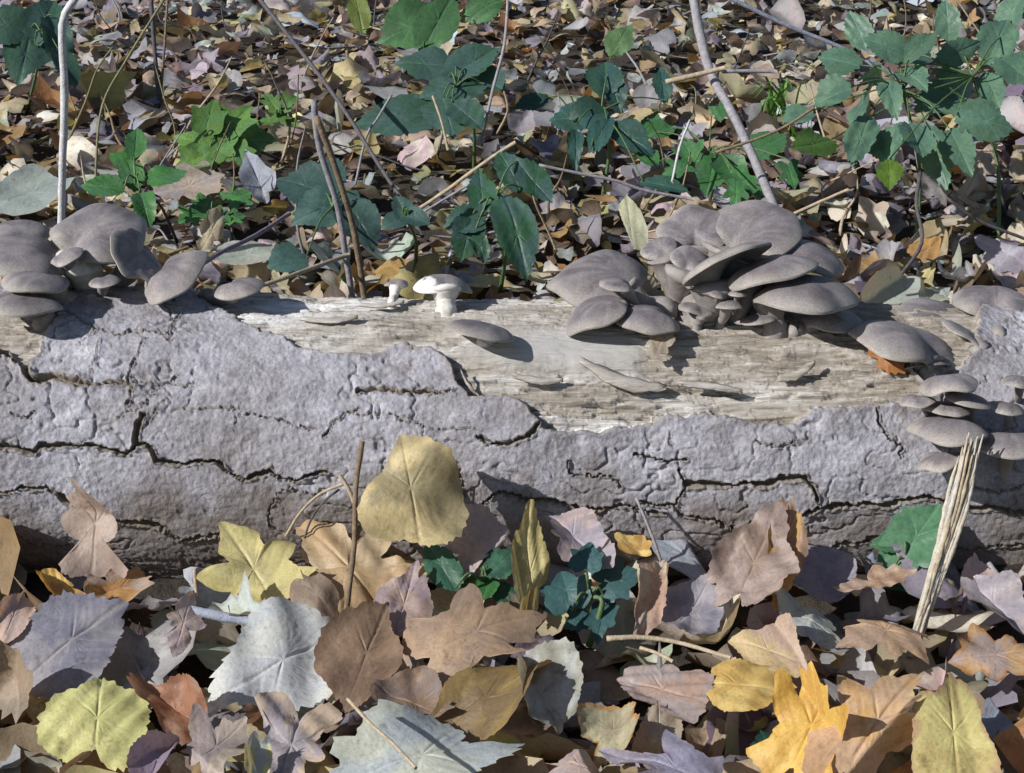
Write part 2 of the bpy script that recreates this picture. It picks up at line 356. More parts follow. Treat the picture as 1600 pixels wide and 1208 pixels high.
tanm = np.maximum(tanm, 0.75 * np.where(UX < -0.33, 1, 0))
fib = fbm(UX * 16, S * 150, 81, 4, 0.6) - 0.5
tear = np.clip(1 - np.abs(2 * fbm(UX * 5 + 0.4 * fbm(UX * 30, S * 30, 83, 2), S * 70, 82, 3) - 1) * 7, 0, 1)
lw = fbm(UX * 5 + .5 * fbm(UX * 40, S * 90, 87, 2), S * 62 + .5 * fbm(UX * 60, S * 60, 88, 2), 84, 4, 0.6)
layer = np.floor(lw * 16) / 16 - 0.5
slit = np.clip(1 - np.abs(2 * fbm(UX * 9 + 7, S * 95, 89, 3) - 1) * 11, 0, 1) * sstep(.42, .6, fbm(UX * 14, S * 30, 90, 2))
woodh = -0.001 + (0.0050 * fib + 0.016 * layer - 0.0022 * tear - 0.0050 * slit + 0.0030 * (fbm(UX * 32, S * 330, 85, 3, .65) - 0.5)) * (1 - 0.9 * smo) + 0.002 * smo + 0.006 * (fbm(UX * 8, S * 8, 86, 3) - 0.5)
hgt = woodh * woodm + barkh * (1 - woodm)
# bark rim stands a little proud where it breaks off against bare wood
rimb = (1 - woodm) * np.exp(-((wd + 5) / 6.0) ** 2)
hgt = hgt + 0.0012 * rimb
RR = R0 + hgt
LV = log_pt(UX, TH, RR)
nU, nT = UX.shape
inner = np.clip(np.maximum(dmin_inner * 0.85, 0.55 * np.exp(-((wd + 1) / 3.5) ** 2)), 0, 1) * (1 - woodm)
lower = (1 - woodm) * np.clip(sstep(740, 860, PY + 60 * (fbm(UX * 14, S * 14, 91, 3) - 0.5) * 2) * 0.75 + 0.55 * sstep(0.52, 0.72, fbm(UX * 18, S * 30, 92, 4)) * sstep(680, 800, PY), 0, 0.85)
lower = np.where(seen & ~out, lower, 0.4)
# partition the bark into plates along the cracks (geodesic growth from seeds on a coarse grid)
st = 4
cg = np.zeros((nU // st, nT // st))
cc = np.maximum(crack, woodm)
for a in range(st):
    for bb in range(st):
        cg = np.maximum(cg, cc[a:a + cg.shape[0] * st:st, bb:bb + cg.shape[1] * st:st])
pxg = PX[::st, ::st][:cg.shape[0], :cg.shape[1]]; pyg = PY[::st, ::st][:cg.shape[0], :cg.shape[1]]; sg = seen[::st, ::st][:cg.shape[0], :cg.shape[1]]
seeds = [(200, 500), (60, 640), (170, 655), (420, 580), (350, 690), (620, 580), (770, 650), (560, 710), (80, 735), (330, 780), (80, 830), (940, 700), (850, 740), (1000, 750), (1200, 700),
         (1150, 785), (900, 815), (1380, 740), (1330, 830), (1560, 560), (1550, 830), (440, 800), (-200, 700), (1800, 700)]
lab = np.full(cg.shape, -1); hp = []
for k, (sx, sy) in enumerate(seeds):
    d = np.where(sg, np.hypot(pxg - sx, pyg - sy), 1e9); i, j = np.unravel_index(np.argmin(d), d.shape); heapq.heappush(hp, (0.0, int(i), int(j), k))
while hp:
    d, i, j, k = heapq.heappop(hp)
    if lab[i, j] >= 0: continue
    lab[i, j] = k
    for di, dj in ((1, 0), (-1, 0), (0, 1), (0, -1)):
        a, bb = i + di, j + dj
        if 0 <= a < lab.shape[0] and 0 <= bb < lab.shape[1] and lab[a, bb] < 0: heapq.heappush(hp, (d + 1 + 45 * cg[a, bb], a, bb, k))
li = np.minimum(np.arange(nU) // st, lab.shape[0] - 1); lj = np.minimum(np.arange(nT) // st, lab.shape[1] - 1)
LAB = lab[np.ix_(li, lj)]; LAB = np.where(woodm > 0.5, -1, LAB)
log_root = thing('fallen_log', 'thick fallen log with cracked grey bark and a bare pale wood strip on top', 'log', (0, 0, 0.0))
Q = grid_quads(nU, nT, True)
fl = LAB.ravel()[Q[:, 0]]
def sub_mesh(name, sel, keep):
    q = Q[sel]; uq, inv = np.unique(q, return_inverse=True)
    return mesh_from(name, LV.reshape(-1, 3)[uq], quads=inv.reshape(-1, 4)[:, ::-1], attrs={k: v.ravel()[uq] for k, v in keep.items()})
for k in range(-1, len(seeds)):
    sel = fl == k
    if not sel.any(): continue
    if k < 0: link('bare_wood', sub_mesh('bare_wood', sel, {'tan': tanm, 'smooth_skin': smo}), M_WOOD, log_root)
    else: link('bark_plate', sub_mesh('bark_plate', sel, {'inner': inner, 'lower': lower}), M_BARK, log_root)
for e, i in ((-1, 0), (1, nU - 1)):
    ring = LV[i]; c = ring.mean(0) + np.array([e * 0.004, 0, 0])
    V = np.vstack([ring, ring * 0.5 + c * 0.5 + rng.normal(size=ring.shape) * 0.002, c]); n = nT; a = np.arange(n); bb = (a + 1) % n
    q = np.stack([a, bb, n + bb, n + a], 1); t = np.stack([n + a, n + bb, np.full(n, 2 * n)], 1)
    z = np.zeros(len(V)); link('cut_end', mesh_from('cut_end', V, q, t, {'tan': z + 0.4, 'smooth_skin': z}), M_WOOD, log_root)

LRG = RR
def hit_log(px, py):
    d = ray(px, py); t = np.linspace(1.0, 1.9, 3000); P = CAM + t[:, None] * d
    dist = np.hypot(P[:, 1], P[:, 2] - log_zc(P[:, 0])) - (log_r(P[:, 0]) + 0.003)
    k = np.argmax(dist < 0) if (dist < 0).any() else np.argmin(dist)
    return P[k]

# loose splinters and flakes peeling from the bare wood
def strip(pts, w, lift, seed, thick=0.0012):
    r = np.random.default_rng(seed); Pw = []
    m = 14
    xs = np.interp(np.linspace(0, 1, m), np.linspace(0, 1, len(pts)), [p[0] for p in pts]); ys = np.interp(np.linspace(0, 1, m), np.linspace(0, 1, len(pts)), [p[1] for p in pts])
    top = []; 
    for k in range(m):
        t = k / (m - 1); c = hit_log(xs[k], ys[k]); nv = nrm([0, c[1], c[2] - log_zc(c[0])])
        ww = w * (0.35 + 0.65 * sin(pi * min(1, max(0.02, t))) ** 0.6) * (0.8 + 0.4 * r.random())
        tang = nrm(np.cross(nv, [1, 0, 0]))
        lf = 0.0015 + lift * (t ** 2 if seed % 2 else (1 - t) ** 2)
        for s in (-1, -0.3, 0.4, 1):
            top.append(c + tang * ww * s * 0.5 + nv * (lf + 0.0015 * (1 - s * s)))
    top = np.array(top); bot = top - np.array([0, 0, thick])
    V = np.vstack([top, bot]); q = grid_quads(m, 4); n = m * 4
    ed = [(k * 4, k * 4 + 4) for k in range(m - 1)] + [(k * 4 + 7, k * 4 + 3) for k in range(m - 1)] + [(1, 0), (2, 1), (3, 2)] + [(n - 4, n - 3), (n - 3, n - 2), (n - 2, n - 1)]
    q2 = [(a, a + n, b_ + n, b_) for a, b_ in ed]
    return V, np.vstack([q, q[:, ::-1] + n, np.array(q2)])
SPL = [([(905, 566), (940, 585), (985, 602), (1040, 606)], .012, .004), ([(1215, 592), (1245, 588), (1272, 572)], .008, .005), ([(720, 582), (730, 600), (744, 616)], .005, .003),
       ([(470, 500), (520, 505), (560, 503)], .006, .004), ([(1060, 602), (1110, 604), (1160, 612)], .006, .003), ([(560, 478), (600, 482), (632, 480)], .006, .004), ([(800, 590), (850, 598), (880, 594)], .006, .003)]
for k, (pts, w, lf) in enumerate(SPL):
    V, q = strip(pts, w, lf, k); z = np.zeros(len(V))
    link('wood_splinter', mesh_from('wood_splinter', V, q, attrs={'tan': z + (0.75 if pts[0][0] > 890 and pts[0][1] < 615 else 0.15), 'smooth_skin': z}), M_WOOD, log_root)

# ------------------------------------------------------------------ mushrooms
def mushroom(label, cx, cy, w, e, nd, base, y=None, dome=0.24, narrow=0.25, bloom=0, wave=0.05, group=None, cup=0.0, stem_r=0.13, hh=1.0, seed=None, white=False):
    """cap disc of apparent width w px centred at (cx,cy); its axis leans e degrees towards the viewer from the image direction nd"""
    seed = int(cx * 7 + cy) if seed is None else seed; r = np.random.default_rng(seed)
    B = hit_log(*base)
    if y is None: y = B[1] - 0.01
    P = at_y(cx, cy, y); s = mpp(P); R = w * s / 2
    v = nrm(CAM - P); rt = nrm(np.cross(v * -1, [0, 0, 1])); u = np.cross(rt, -v)
    n = nrm(v * sin(radians(e)) + (rt * cos(radians(nd)) + u * sin(radians(nd))) * cos(radians(e)))
    P = P - n * dome * R * 0.35                    # the dome itself fills part of the outline
    tow = B - P; tow = tow - (tow @ n) * n
    ax = -nrm(tow) if np.linalg.norm(tow) > 1e-4 else nrm(np.cross(n, rt))
    ay = np.cross(n, ax)
    nr, na = 18, 72; dome = dome * .86
    ph = np.arange(na) / na * 2 * pi
    dphi = np.abs((ph - pi + pi) % (2 * pi) - pi)
    Rp = 1 - narrow * np.exp(-(dphi / 0.75) ** 2)
    for k in (2, 3, 5, 7): Rp = Rp + wave * r.normal() / k ** 0.6 * np.cos(k * ph + r.random() * 6.28)
    rho = np.concatenate([np.linspace(0, 0.86, nr - 6, endpoint=False), 0.86 + 0.14 * np.sin(np.linspace(0, pi / 2, 6))])
    RHO, PHI = np.meshgrid(rho, ph, indexing='ij'); X = RHO * Rp * np.cos(PHI); Y = RHO * Rp * np.sin(PHI)
    A = np.array([-0.55 * (1 - narrow * 0.4), 0.0])
    dA = np.hypot(X - A[0], Y)
    wob = sum(r.normal() * 0.5 * np.cos(k * PHI + r.random() * 6.28) for k in (2, 3, 4)) * RHO ** 2 * wave * hh
    zt = dome * (1 - RHO ** 2.4) + cup * RHO ** 2 - 0.10 * RHO ** 7 - 0.10 * np.exp(-(dA / 0.30) ** 2) + wob + 0.02 * (fbm(X * 3 + 9, Y * 3 + 9, seed, 2) - 0.5)
    gill = 0.5 + 0.5 * np.cos(np.arctan2(Y - A[1], X - A[0]) * 44)
    thick = 0.035 + 0.16 * (1 - RHO) ** 0.8 + 0.22 * np.exp(-(dA / 0.33) ** 2)
    zb = zt - thick + 0.022 * gill * sstep(1.0, 0.85, RHO) * sstep(0.1, 0.3, dA)
    zb[-1] = zt[-1] - 0.05
    def W(X, Y, Z): return (P + (X[..., None] * ax + Y[..., None] * ay + Z[..., None] * n) * R)
    root = thing('oyster_mushroom', label, 'mushroom', B, group)
    q = grid_quads(nr, na, True)
    Vt = W(X, Y, zt).reshape(-1, 3) - B
    # outer lip of the cap rolls under the rim
    lip = W(X[-1] * 0.985, Y[-1] * 0.985, zb[-1]) - B
    Vt = np.vstack([Vt, lip]); a = np.arange(na); bb = (a + 1) % na; o1 = (nr - 1) * na; o2 = nr * na
    q2 = np.stack([o1 + a, o2 + a, o2 + bb, o1 + bb], 1)
    rim = np.concatenate([(sstep(0.72, 1.0, RHO) * 0.42).ravel(), np.full(na, 0.65)])
    pa = np.arctan2(Y, X - A[0]); stk = fbm(pa * 9 + 20, dA * 1.6 + 5, seed + 9, 3) * .6 + fbm(X * 1.6 + 7, Y * 1.6 + 7, seed + 5, 2) * .6 - .1; stk = np.concatenate([stk.ravel(), stk[-1]])
    # pale bloom only where asked (white patch of the cap)
    bl = np.zeros(len(Vt))
    if bloom:
        bx = np.concatenate([X.ravel(), X[-1]]); by = np.concatenate([Y.ravel(), Y[-1]])
        wdir = np.array([ax @ (-rt), ay @ (-rt)]); cdir = np.array([ax @ v, ay @ v])
        sc = bx * (wdir[0] * .7 + cdir[0] * .5) + by * (wdir[1] * .7 + cdir[1] * .5)
        bl = bloom * sstep(0.50, 0.58, sc + 0.5 * (fbm(bx * 4 + 5, by * 4 + 5, seed + 3, 3) - 0.5))
    link('cap', mesh_from('cap', Vt, np.vstack([q, q2]), attrs={'rim': rim, 'bloom': bl, 'streak': stk}), M_CAP, root)
    link('gills', mesh_from('gills', W(X * 0.985, Y * 0.985, zb).reshape(-1, 3) - B, q[:, ::-1]), M_GILL, root)
    ka = np.argmin(dA); S0 = W(np.array(A[0]), np.array(0.0), np.array(zt.ravel()[ka] - 0.30)); 
    L = np.linalg.norm(S0 - B); mid = S0 * 0.5 + B * 0.5 - n * 0.12 * L + np.array([0, 0, -0.05 * L])
    inn = (B - np.array([0, 0, log_zc(B[0])])); inn[0] = 0
    Bi = B - nrm(inn) * 0.006
    rs = stem_r * R * (1.0 if group == GM else 1.35)
    V, q, t = tube([W(np.array(A[0] + 0.05), np.array(0.0), np.array(zt.ravel()[ka] - 0.20)), S0, S0 * .8 + mid * .2, mid, B, Bi], [rs * 1.2, rs * 1.9, rs * 1.6, rs * 1.1, rs * 1.1, rs * 1.3], 14, 0.03, seed)
    link('stem', mesh_from('stem', V - B, q, t), M_STEM if group == GM or white else M_STEM2, root)
    return root

GL, GM, GC, GR = 'oyster mushrooms at the pale stick end of the log', 'oyster mushrooms alone on the bare wood', 'oyster mushrooms in the large fan cluster', 'oyster mushrooms around the dry stalk'
MU = [
    # cx, cy, width, e, nd, base, y, kwargs, label, group
    (150, 358, 165, 34, 92, (140, 455), 0.035, dict(dome=.2, narrow=.4, white=True), 'broad rounded grey mushroom cap standing in front of the white upright stick', GL),
    (18, 362, 118, 22, 95, (40, 450), 0.045, dict(), 'grey mushroom cap tucked behind the sloping one, left of the white stick foot', GL),
    (40, 391, 155, 24, 80, (90, 460), 0.012, dict(dome=.28), 'wide grey-brown mushroom cap sloping down towards a small brown one', GL),
    (103, 397, 54, 22, 110, (122, 455), -0.005, dict(), 'small brown mushroom cap squeezed beside white stem flesh below the broad cap', GL),
    (58, 432, 108, 16, 82, (110, 470), -0.025, dict(), 'mushroom cap with bright lower lip just above the lowest overhanging cap', GL),
    (36, 466, 124, 12, 86, (70, 498), -0.040, dict(dome=.3), 'lowest overhanging grey mushroom cap shading the pale wood beside the bark edge', GL),
    (212, 402, 100, 38, 38, (165, 450), 0.012, dict(dome=.12, cup=.22, wave=.09), 'upright curled mushroom with a hollow funnel side, right of the broad rounded cap', GL),
    (265, 424, 118, 24, 118, (222, 458), 0.0, dict(dome=.32), 'tilted egg-shaped grey mushroom cap rising from a pale foot next to the curled funnel', GL),
    (370, 444, 84, 18, 96, (322, 462), 0.0, dict(stem_r=.2), 'single small mushroom leaning on a sideways stem at the edge of bark and bare wood', GL),
    (163, 436, 48, 22, 95, (152, 456), -0.012, dict(), 'tiny pale mushroom cap under the hollow funnel of the curled one', GL),
    (620, 441, 38, 14, 88, (612, 470), 0.03, dict(dome=.4, narrow=.1, stem_r=.3), 'tiny button mushroom with white stem next to the white-patched one', GM),
    (691, 440, 92, 3, 88, (697, 478), 0.02, dict(dome=.5, narrow=.08, bloom=.95, stem_r=.3), 'mushroom with a bright white patch on its cap and thick white stem', GM),
    (752, 510, 112, 5, 79, (757, 532), -.052, dict(dome=.28, narrow=.1, stem_r=.2), 'thin flat mushroom casting a blue shadow on the smooth bare wood', GM),
    (938, 424, 166, 27, 96, (1040, 480), 0.03, dict(dome=.3, wave=.07), 'large pale round mushroom cap at the leafy outer end of the fan cluster', GC),
    (1084, 356, 114, 46, 98, (1090, 480), 0.055, dict(narrow=.5, dome=.14, stem_r=.3), 'upright fan-shaped mushroom cap at the top of the cluster beside the largest fan', GC),
    (1176, 352, 160, 36, 98, (1106, 470), 0.045, dict(narrow=.45, dome=.14, stem_r=.3), 'largest upright fan mushroom overtopping the rest at the top of the cluster', GC),
    (1030, 386, 58, 40, 104, (1060, 470), 0.03, dict(narrow=.4, dome=.18, stem_r=.36), 'small rounded mushroom cap between the round pale cap and the upright fan', GC),
    (1076, 404, 62, 44, 80, (1060, 470), 0.01, dict(narrow=.5, dome=.12, stem_r=.42), 'small brownish funnel mushroom in the throat of the cluster below the upright fan', GC),
    (1128, 404, 152, -9, 119, (1100, 488), -0.012, dict(dome=.16, narrow=.3, stem_r=.24), 'steeply tilted dark mushroom showing its shaded gills in the middle of the cluster', GC),
    (1200, 413, 150, 11, 104, (1150, 490), -0.02, dict(dome=.24), 'slender tilted mushroom cap stacked directly above the widest flat cap', GC),
    (1264, 393, 120, 20, 76, (1180, 480), 0.02, dict(dome=.26), 'smooth mushroom cap tucked behind the slender tilted one below the largest fan', GC),
    (1250, 446, 182, 12, 90, (1212, 512), -0.03, dict(dome=.3), 'widest flat mushroom cap with a pale stem, shading the one underneath', GC),
    (1292, 490, 118, 13, 88, (1240, 514), -0.015, dict(dome=.3), 'dark mushroom cap lying in the shade under the widest flat cap', GC),
    (966, 441, 62, 14, 84, (1020, 490), -0.015, dict(), 'small dark mushroom cap lying on the front of the large pale cap', GC),
    (930, 480, 120, 17, 117, (985, 508), -0.03, dict(dome=.34), 'slanting egg-shaped mushroom cap in front of the large pale cap', GC),
    (1016, 491, 110, 18, 84, (1030, 512), -0.035, dict(dome=.34), 'low domed mushroom cap resting near the lobed brown flake on smooth wood', GC),
    (1092, 480, 62, 12, 80, (1090, 505), -0.02, dict(), 'small dark shaded mushroom under the steeply tilted one', GC),
    (1140, 474, 44, 10, 92, (1126, 502), -0.04, dict(dome=.4, narrow=.1, stem_r=.22), 'tiny mushroom with a thin white stem at the foot of the cluster', GC),
    (1186, 494, 60, 14, 100, (1200, 512), -0.03, dict(), 'small pointed mushroom beside the pale stem of the widest flat cap', GC),
    (1122, 458, 30, 14, 80, (1115, 490), -0.035, dict(dome=.5), 'brownish mushroom button wedged under the gills of the tilted cap', GC),
    (1153, 456, 30, 14, 90, (1145, 492), -0.04, dict(dome=.5), 'reddish brown mushroom button at the rim of the widest flat cap', GC),
    (1556, 464, 134, 17, 88, (1560, 520), 0.03, dict(dome=.34, wave=.10), 'wavy-edged mushroom cap highest on the log above the rough blue-grey bark knob', GR),
    (1470, 496, 164, 22, 78, (1530, 540), 0.02, dict(dome=.24), 'broad mushroom cap right behind the big brim over the orange flake', GR),
    (1420, 526, 192, 8, 77, (1452, 582), -0.045, dict(dome=.3, stem_r=.16), 'big brimmed mushroom leaning over a crumpled orange-brown flake', GR),
    (1516, 522, 78, 6, 62, (1540, 560), -0.035, dict(dome=.16, wave=.1), 'small folded mushroom wedged between the big brim and bark knob', GR),
    (1480, 594, 94, 12, 104, (1500, 640), None, dict(dome=.36, wave=.08), 'arched mushroom cap just below the stem of the big brim', GR),
    (1434, 622, 58, 18, 98, (1460, 645), None, dict(), 'small mushroom lobe hugging the bark left of the arched cap', GR),
    (1515, 619, 72, 14, 80, (1520, 650), None, dict(dome=.3), 'small brown mushroom cap right beneath the arched one', GR),
    (1480, 634, 68, 16, 90, (1490, 655), None, dict(), 'thin mushroom lobe between the arched cap and the long wavy one', GR),
    (1482, 662, 128, 13, 94, (1520, 700), None, dict(dome=.28, wave=.11), 'long wavy mushroom cap above the broken tip of the dry stalk', GR),
    (1476, 713, 88, 13, 104, (1510, 735), None, dict(dome=.26, wave=.12), 'lowest curled mushroom lobe left of the dry stalk tip', GR),
    (1580, 686, 116, 17, 94, (1570, 735), None, dict(dome=.3), 'broad mushroom with dark hollow beneath, right of the dry stalk tip', GR),
    (1576, 635, 50, 18, 90, (1575, 665), None, dict(dome=.4), 'small rounded mushroom above the broad one right of the dry stalk', GR),
    (1596, 592, 64, 15, 92, (1590, 625), None, dict(), 'half-hidden mushroom cap under the blue-grey bark knob', GR),
]
for cx, cy, w, e, nd, base, y, kw, lb, gr in MU:
    if gr in (GL, GR): kw = dict(stem_r=.2 if gr == GL else .12, **kw) if 'stem_r' not in kw else kw
    if y is None: y = hit_log(*base)[1] - 0.022
    mushroom(lb, cx, cy, w, e, nd, base, y, group=gr, **kw)

# ------------------------------------------------------------------ leaves
HALF = {
    'maple': [(-.30, 0), (-.40, .10), (-.44, .20), (-.27, .46), (-.20, .30), (-.06, .27), (.02, .40), (.20, .52), (.20, .36), (.13, .19), (.24, .20), (.30, .24), (.36, .10), (.5, 0)],
    'cordate': [(-.26, 0), (-.42, .11), (-.43, .28), (-.22, .46), (.08, .43), (.30, .2), (.5, 0)],
    'ovate': [(-.5, 0), (-.42, .20), (-.22, .43), (.05, .44), (.26, .26), (.40, .08), (.5, 0)],
    'ellip': [(-.5, 0), (-.36, .22), (-.1, .47), (.15, .44), (.36, .18), (.5, 0)],
    'oak': [(-.5, 0), (-.36, .13), (-.30, .30), (-.17, .19), (-.08, .47), (.05, .25), (.2, .42), (.26, .17), (.4, .17), (.5, 0)],
    'ivy': [(-.28, 0), (-.42, .16), (-.30, .42), (-.05, .36), (.12, .46), (.15, .24), (.3, .14), (.5, 0)],
    'shred': [(-.5, 0), (-.3, .34), (-.12, .16), (.02, .45), (.16, .3), (.3, .38), (.36, .12), (.5, 0)],
}
def outline(shape, na, serr, seed, irr=.035, torn=0.0):
    pts = np.array(HALF[shape]); full = np.vstack([pts[::-1], pts[1:-1] * [1, -1]])           # tip first, ccw
    an = np.unwrap(np.arctan2(full[:, 1], full[:, 0])); rr = np.hypot(full[:, 0], full[:, 1])
    an = np.append(an, an[0] + 2 * pi); rr = np.append(rr, rr[0])
    if np.any(np.diff(an) <= 0): an = np.maximum.accumulate(an + np.arange(len(an)) * 1e-4)
    ph = np.arange(na) / na * 2 * pi
    sub = np.linspace(0, 2 * pi, 721); ri = np.interp(sub, an, rr)
    k = np.hanning(11 if na > 40 else 25); k /= k.sum(); rs = np.convolve(np.concatenate([ri[-40:-1], ri, ri[1:41]]), k, 'same')[39:39 + 721]
    rs = 0.75 * rs + 0.25 * ri
    r = np.interp(ph, sub, rs)
    rg = np.random.default_rng(seed)
    for q in (1, 2, 3, 4): r = r * (1 + irr * rg.normal() * np.cos(q * ph + rg.random() * 6.28))
    for q in range(rg.poisson(torn)):
        p0 = rg.random() * 6.28; wd_ = rg.uniform(.12, .4); dd = np.abs((ph - p0 + pi) % (2 * pi) - pi); r = r * (1 - rg.uniform(.12, .4) * np.clip(1 - dd / wd_, 0, 1))
    if na > 40: r = r * (1 + .018 * rg.normal(size=na)) * (1 + .035 * (((ph * 2.9 + rg.random()) % 1) - .5))
    if serr: r = r * (1 + serr * (((ph / (2 * pi) * serr_n(na)) % 1) - 0.5))
    return ph, r
def serr_n(na): return na // 4
def leaf_geo(shape, L, W, seed, nr=4, na=20, cl=0.3, cc=0.3, fold=0.0, crum=0.03, serr=0.0, c1=(.4, .3, .2), c2=None, vein=0.0, vc=None, twist=0.0, edge=None, pal=None, irr=.05, torn=1.0, kink=2, kang=.6):
    """returns local verts (x to the tip, z = face normal), quads, tris, colours"""
    r = np.random.default_rng(seed); ph, ro = outline(shape, na, serr, seed, irr, torn)
    rho = np.linspace(0, 1, nr + 1)[1:]
    X = np.concatenate([[0], (rho[:, None] * ro * np.cos(ph)).ravel()]); Y = np.concatenate([[0], (rho[:, None] * ro * np.sin(ph)).ravel()])
    rh = np.concatenate([[0], np.repeat(rho, na)])
    palmate = shape in ('maple', 'cordate', 'ivy') if pal is None else pal
    bx = min(p[0] for p in HALF[shape][:1])
    vn = np.exp(-(Y / 0.013) ** 2) * (X > bx)
    if palmate:
        for a in (0.75, 1.5):
            for s in (-1, 1):
                dx, dy = X - bx, (Y) * s; al = np.arctan2(dy, dx); rad_ = np.hypot(dx, dy)
                vn = np.maximum(vn, 0.85 * np.exp(-((al - a - 0.15 * rad_) * rad_ / 0.013) ** 2) * (dx > -.3))
    f = (X - 0.85 * np.abs(Y)) * 7.5; tri = np.abs(f - np.round(f)) / 7.5
    vn = np.maximum(vn, 0.6 * np.exp(-(tri / 0.011) ** 2) * (np.abs(Y) > 0.01))
    z = fold * np.abs(Y) * W * 1.0 + twist * X * Y * L * 2
    for k in range(6):
        kx, ky = r.normal(size=2) * (4 + 2.2 * k); z = z + crum * L * np.clip(r.normal(), -1.4, 1.4) / (1 + 0.8 * k) * np.sin(kx * X + ky * Y + r.random() * 6.28) * (0.3 + 0.7 * rh)
    z = z - 0.012 * L * vn * (1 if vein else 0) + (0.0028 * L * np.cos(2 * pi * f) * rh if vein else 0)
    x = X * L; y = Y * W
    if abs(cc) > 1e-3:
        Rr = W / cc; y, z = (Rr - z) * np.sin(y / Rr), Rr - (Rr - z) * np.cos(y / Rr)
    if abs(cl) > 1e-3:
        Rr = L / cl; x, z = (Rr - z) * np.sin(x / Rr), Rr - (Rr - z) * np.cos(x / Rr)
    for k in range(kink):
        al = r.random() * 6.28; mx_, my_ = cos(al), sin(al); d0 = r.uniform(.05, .30) * min(L, W)
        d = np.maximum(0, x * mx_ + y * my_ - d0); an_ = r.normal(0, kang) ; 
        x = x + mx_ * d * (cos(an_) - 1); y = y + my_ * d * (cos(an_) - 1); z = z + d * sin(an_)
    a = np.arange(na); b_ = (a + 1) % na
    tr = np.stack([np.zeros(na, int), 1 + a, 1 + b_], 1)
    g = grid_quads(nr, na, True) + 1 if nr > 1 else np.zeros((0, 4), int)
    c1 = np.array(c1); c2 = np.array(c1 * 0.72 if c2 is None else c2)
    m = sstep(0.38, 0.62, fbm(X * 4 + seed % 97, Y * 4 + 13, seed % 1000, 3))[:, None]
    C = c1 * (1 - m) + c2 * m
    if edge is not None:
        me = sstep(0.8, 1.0, rh + 0.3 * (fbm(X * 7 + 3, Y * 7 + seed % 31, seed % 777, 2) - 0.5))[:, None]; C = C * (1 - me) + np.array(edge) * me
    if vein:
        v = (vn * vein)[:, None]; C = C * (1 - v) + (np.array(vc) if vc is not None else np.minimum(C * 1.45 + 0.03, 0.85)) * v
    return np.stack([x, y, z], 1), g, tr, np.clip(C, 0.005, 0.85)

def frame(P, ang, e, nd):
    v = nrm(CAM - P); rt = nrm(np.cross(-v, [0, 0, 1])); u = np.cross(rt, -v)
    n = nrm(v * sin(radians(e)) + (rt * cos(radians(nd)) + u * sin(radians(nd))) * cos(radians(e)))
    t2 = rt * cos(radians(ang)) + u * sin(radians(ang))
    lam = -(t2 @ n) / max(0.25, v @ n); t = t2 + lam * v; st_ = min(2.0, np.linalg.norm(t)); t = nrm(t - (t @ n) * n)
    s = np.cross(n, t); p2 = -rt * sin(radians(ang)) + u * cos(radians(ang)); m = max(0.5, abs(s @ p2))
    return t, s, n, st_, 1 / m
def hero(name, label, cat, P, Lp, Wp, ang, e, nd, shape, c1, c2=None, mat=None, parent=None, origin=None, stalk=None, group=None, seed=None, nr=12, na=80, vein=0.5, realsize=False, stalk_mat='tan', **kw):
    P = np.asarray(P); t, s, n, sl, sw = frame(P, ang, e, nd); sc = mpp(P)
    L = Lp * sc * sl; Wd = Wp * sc * sw
    seed = int(abs(P[0] * 1e4) + abs(P[1] * 3e4)) + 11 if seed is None else seed
    V, g, tr, C = leaf_geo(shape, L, Wd, seed, nr, na, c1=c1, c2=c2, vein=vein, **kw)
    Wv = P + V[:, :1] * t + V[:, 1:2] * s + V[:, 2:] * n
    if parent is not None:
        o = link(name, mesh_from(name, Wv - origin, g, tr, {'Col': C}), mat or M_DRY, parent)
        return o, P + (Wv[0] - P) * 0 - t * L * 0.45
    bpos = P
    if stalk:
        root = thing(name, label, cat, bpos, group)
        link('blade', mesh_from('blade', Wv - bpos, g, tr, {'Col': C}), mat or M_DRY, root)
        b0 = P + t * (HALF[shape][0][0] * L * 0.97) + n * (V[:, 2].min() * 0.0)
        # take the true base vertex of the blade
        kb = np.argmin(V[:, 0] + 5 * np.abs(V[:, 1])); b0 = Wv[kb]
        e1 = b0 - t * stalk * sc * 0.5 + s * 0.004 - n * 0.002; e2 = b0 - t * stalk * sc + s * 0.010 - n * 0.004
        Vt, q, tt = tube([b0 + t * 0.01, b0, e1, e2], [0.0009, 0.0012, 0.0011, 0.0014], 6)
        link('stalk', mesh_from('stalk', Vt - bpos, q, tt), M_TW[stalk_mat], root)
        return root
    return tag(link(name, mesh_from(name, Wv - bpos, g, tr, {'Col': C}), mat or M_DRY, loc=tuple(bpos)), label, cat, group)

